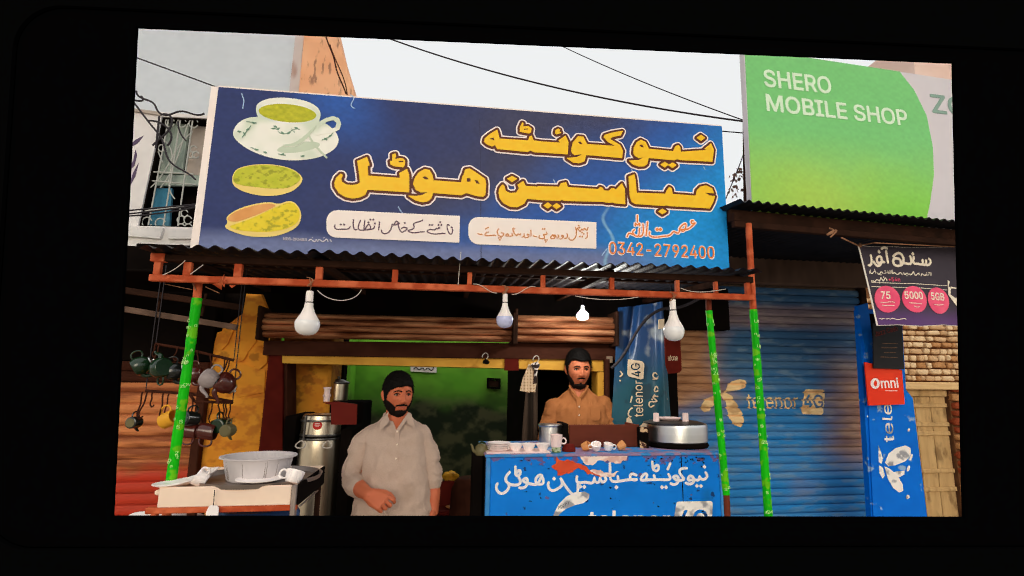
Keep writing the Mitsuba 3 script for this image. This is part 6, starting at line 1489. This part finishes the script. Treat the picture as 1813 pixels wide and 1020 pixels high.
arms = [([j1(664, 771), j1(622, 848, -.02), (at(626, 858, Y1 - .06) + rw) / 2, rw], [.038, .036, .037, .027]),
        ([j1(743, 771), j1(766, 850, -.01), j1(768, 872, -.03), lw], [.038, .034, .034, .027])]
up = np.array([0, 0, 1.0])
hr = hand(rw, rk - rw, np.array([.1, .8, -.55]), np.array([.2, -.2, 1.0]), [(24, 58, 30), (44, 70, 40), (58, 76, 45), (66, 80, 45)], [(.75, .55, .25), (.95, .15, .35), (.9, -.25, .4)])
hl = hand(lw, np.array([-.05, -.10, -1.0]), np.array([-1.0, .1, 0.0]), np.array([-.2, -1.0, 0]), [(22, 26, 18), (26, 30, 20), (30, 32, 20), (34, 34, 22)], [(.8, .45, .2), (.95, .15, .2), (1, .0, .2)])
legs = [([np.array([-.275 + s * .09, Y1 + .02, hipz - .02]), np.array([-.275 + s * .1, Y1 + .0, .48]), np.array([-.275 + s * .1, Y1 + .03, .07]), np.array([-.275 + s * .105, Y1 - .11, .03])], [.085, .06, .04, .03]) for s in (-1, 1)]
def beard1(x, ax, y, z):
    cheek = -.024 - (.07 - ax) * 1.0 - z
    jaw = np.where((y < .03) & (ax < .09), np.minimum(cheek, .03 - y), -1)
    lips = np.maximum((ax - .025) * 1.0, np.maximum(-.0785 - z, z + .0575))
    must = np.minimum(np.minimum(.034 - ax, z + .0605), -.0455 - z - ax * .22)
    chin = np.where(y < -.03, np.minimum(np.minimum(.034 - ax, -.079 - z), 1), -1)
    side = np.where(y < -.0, np.minimum(jaw, np.maximum(ax - .03, -.081 - z)), jaw)
    return np.where(y < -.03, np.maximum(np.maximum(np.minimum(must, 1), chin), side), side)
m1, place1 = person('person', 'bearded man in pale grey long shirt standing with one forearm raised before the urn', j1(704.5, 700), 24, -3, .95, 'mat_skin_one', 'mat_shirt_grey', bod,
       {'torso': tor, 'sleeves': sleeves, 'cuts': [prism([(684, 718), (703, 763), (725, 720)], Y1 - .5, Y1 - .02), m3.Manifold.sphere(.062, 32).translate([float(a) for a in j1(704, 732, .0)])]},
       .039, beard1, None, arms, [hr, hl], legs, -.034, .015, 1, 0.0, .012, .005)
# trousers, sandals, collar, placket and buttons
tr1 = [chain([l[0][0], l[0][1], np.array(l[0][2]) + [0, 0, .06]], [.1, .085, .07]) for l in legs]
obj('trousers', soft(tr1[0] + tr1[1], .03, 8), 'mat_trouser', m1, smooth=50)
for l in legs:
    a = np.array(l[0][2]); obj('sandal', bbox((a[0] - .045, a[1] - .2, 0.0), (a[0] + .045, a[1] + .06, .018), .008), 'mat_sandal', m1)
Fc1 = face(Y1 - .118)
def tilted(pl, pts, back, th=.005):
    """A flap of cloth whose upper edge leans back to the neck."""
    g = pl.ext(pl.poly(pts).buffer(.004).buffer(-.002), 0, th); v, f = trimesh.remesh.subdivide_to_size(g.vertices, g.faces, .012)
    z0, z1 = v[:, 2].min(), v[:, 2].max(); v[:, 1] += back * ((v[:, 2] - z0) / (z1 - z0)) ** 1.2
    return trimesh.Trimesh(v, f)
obj('collar', tilted(Fc1, [(685, 731), (674, 746), (674, 760), (686, 750), (688, 740), (700, 760), (703, 766), (698, 762), (684, 738)], .075), 'mat_shirt_grey', m1, smooth=50)
obj('collar', tilted(Fc1, [(721, 732), (731, 745), (734, 757), (722, 750), (720, 742), (709, 758), (704, 766), (703, 760), (719, 736)], .075), 'mat_shirt_grey', m1, smooth=50)
obj('placket', tilted(face(Y1 - .131), [(700, 765), (706, 765), (704, 826), (698, 826)], .016, .003), 'mat_shirt_grey', m1)
for px, py, Yb_ in ((703, 764, -.121), (703, 787, -.134), (701, 812, -.140)):
    obj('button', moved(trimesh.creation.cylinder(.0042, .004, sections=14), at(px, py, Y1 + Yb_), rot([1, 0, 0], 90)), 'mat_button', m1)

# second man: behind the counter on a raised floor, arms down
Y2 = 3.62; fl2 = .17
obj('raised_floor', bbox((at(950, 700, 3.45)[0], 3.475, .06), (XR + .3, 4.85, fl2), .004), 'mat_concrete', shop)
def j2(px, py, dy=0.0):
    return at(px, py, Y2 + dy)
def ring2(px, py, w, d, dy=0.0):
    return (at(px, py, Y2 + dy), w, d)
c2x = at(1027, 740, Y2)[0]
tor2 = [(np.array([c2x, Y2 + .02, .62]), .23, .15), (np.array([c2x, Y2 + .02, .95]), .22, .145), ring2(1027, 830, .20, .14), ring2(1027, 780, .188, .136), ring2(1026, 745, .182, .13), ring2(1026, 722, .178, .118), ring2(1025.5, 709, .150, .092, .01), ring2(1025, 699, .105, .07, .02), ring2(1025, 692, .070, .06, .024), ring2(1025, 686, .060, .056, .026)]
bod2 = [(np.array([c2x, Y2 + .02, 1.02]), .15, .1), ring2(1027, 780, .15, .10), ring2(1026, 725, .15, .09), ring2(1025, 706, .12, .074, .01), ring2(1025, 696, .068, .058, .02), ring2(1025, 688, .058, .052, .024)]
lw2, rw2 = at(966, 846, Y2 - .06), at(1088, 842, Y2 - .06)
sl2 = [([j2(986, 722), j2(977, 738), j2(970, 790, -.01), j2(967, 826, -.03)], [.064, .068, .06, .05]), ([j2(1066, 720), j2(1075, 736), j2(1083, 788, -.01), j2(1086, 822, -.03)], [.064, .068, .06, .05])]
ar2 = [([j2(986, 722), j2(970, 792, -.01), lw2], [.05, .04, .027]), ([j2(1066, 720), j2(1083, 788, -.01), rw2], [.05, .04, .027])]
cur = [(20, 25, 18), (24, 28, 20), (28, 30, 20), (32, 32, 22)]; thb = [(.8, .45, .2), (.95, .15, .2), (1, 0, .2)]
h2 = [hand(lw2, np.array([0, -.1, -1.0]), np.array([1.0, .1, 0]), np.array([.2, -1, 0]), cur, thb), hand(rw2, np.array([0, -.1, -1.0]), np.array([-1.0, .1, 0]), np.array([-.2, -1, 0]), cur, thb)]
lg2 = [([np.array([c2x + s * .09, Y2 + .02, 1.0]), np.array([c2x + s * .1, Y2, .62]), np.array([c2x + s * .1, Y2 + .03, fl2 + .07]), np.array([c2x + s * .105, Y2 - .11 + .05, fl2 + .03])], [.085, .06, .04, .03]) for s in (-1, 1)]
def beard2(x, ax, y, z):
    cheek = -.026 - (.072 - ax) * 1.5 - z
    jaw = np.where((y < .03) & (ax < .09), np.minimum(cheek, .03 - y), -1)
    side = np.where(y < -.0, np.minimum(jaw, np.maximum(ax - .036, -.088 - z)), jaw)
    must = np.minimum(np.minimum(.030 - ax, z + .0595), -.047 - z - ax * .22)
    chin = np.minimum(np.minimum(.03 - ax, -.088 - z), 1)
    soul = np.minimum(.006 - ax, np.minimum(-.079 - z, z + .1))
    return np.where(y < -.03, np.maximum(np.maximum(must, chin), np.maximum(side, soul)), side)
m2, place2 = person('person', 'man in tan brown shirt with full chin beard facing the street behind the counter', j2(1024, 655), 2, 0, 1.0, 'mat_skin_two', 'mat_shirt_tan', bod2,
       {'torso': tor2, 'sleeves': sl2, 'cuts': [prism([(1009, 676), (1024, 705), (1040, 676)], Y2 - .5, Y2 - .02), m3.Manifold.sphere(.062, 32).translate([float(a) for a in j2(1025, 683, .0)])]},
       .046, beard2, None, ar2, h2, lg2, -.040, .015, 2, .012, .018, -.004, .010)
tr2 = [chain([l[0][0], l[0][1], np.array(l[0][2]) + [0, 0, .06]], [.1, .085, .07]) for l in lg2]
obj('trousers', soft(tr2[0] + tr2[1], .03, 8), 'mat_shirt_tan', m2, smooth=50)
for l in lg2:
    a = np.array(l[0][2]); obj('sandal', bbox((a[0] - .045, a[1] - .16, fl2 + .001), (a[0] + .045, a[1] + .06, fl2 + .02), .008), 'mat_sandal', m2)
obj('collar', tube(spline([at(1008, 683, Y2 - .02), at(1014, 694, Y2 - .075), at(1024, 705, Y2 - .118)], 14), .0055, 8), 'mat_shirt_tan', m2, smooth=50)
obj('collar', tube(spline([at(1041, 683, Y2 - .02), at(1035, 694, Y2 - .075), at(1025, 705, Y2 - .118)], 14), .0055, 8), 'mat_shirt_tan', m2, smooth=50)
obj('placket', tilted(face(Y2 - .137), [(1022, 705), (1029, 705), (1028, 752), (1022, 752)], .018, .004), 'mat_shirt_tan', m2)
for py in (720, 735):
    obj('button', moved(trimesh.creation.cylinder(.0048, .004, sections=14), at(1025.5, py, Y2 - .136), rot([1, 0, 0], 90)), 'mat_button', m2)
obj('pocket', tilted(face(Y2 - .134), [(1047, 722), (1062, 722), (1062, 742), (1054, 745), (1047, 742)], .012, .003), 'mat_shirt_tan', m2)
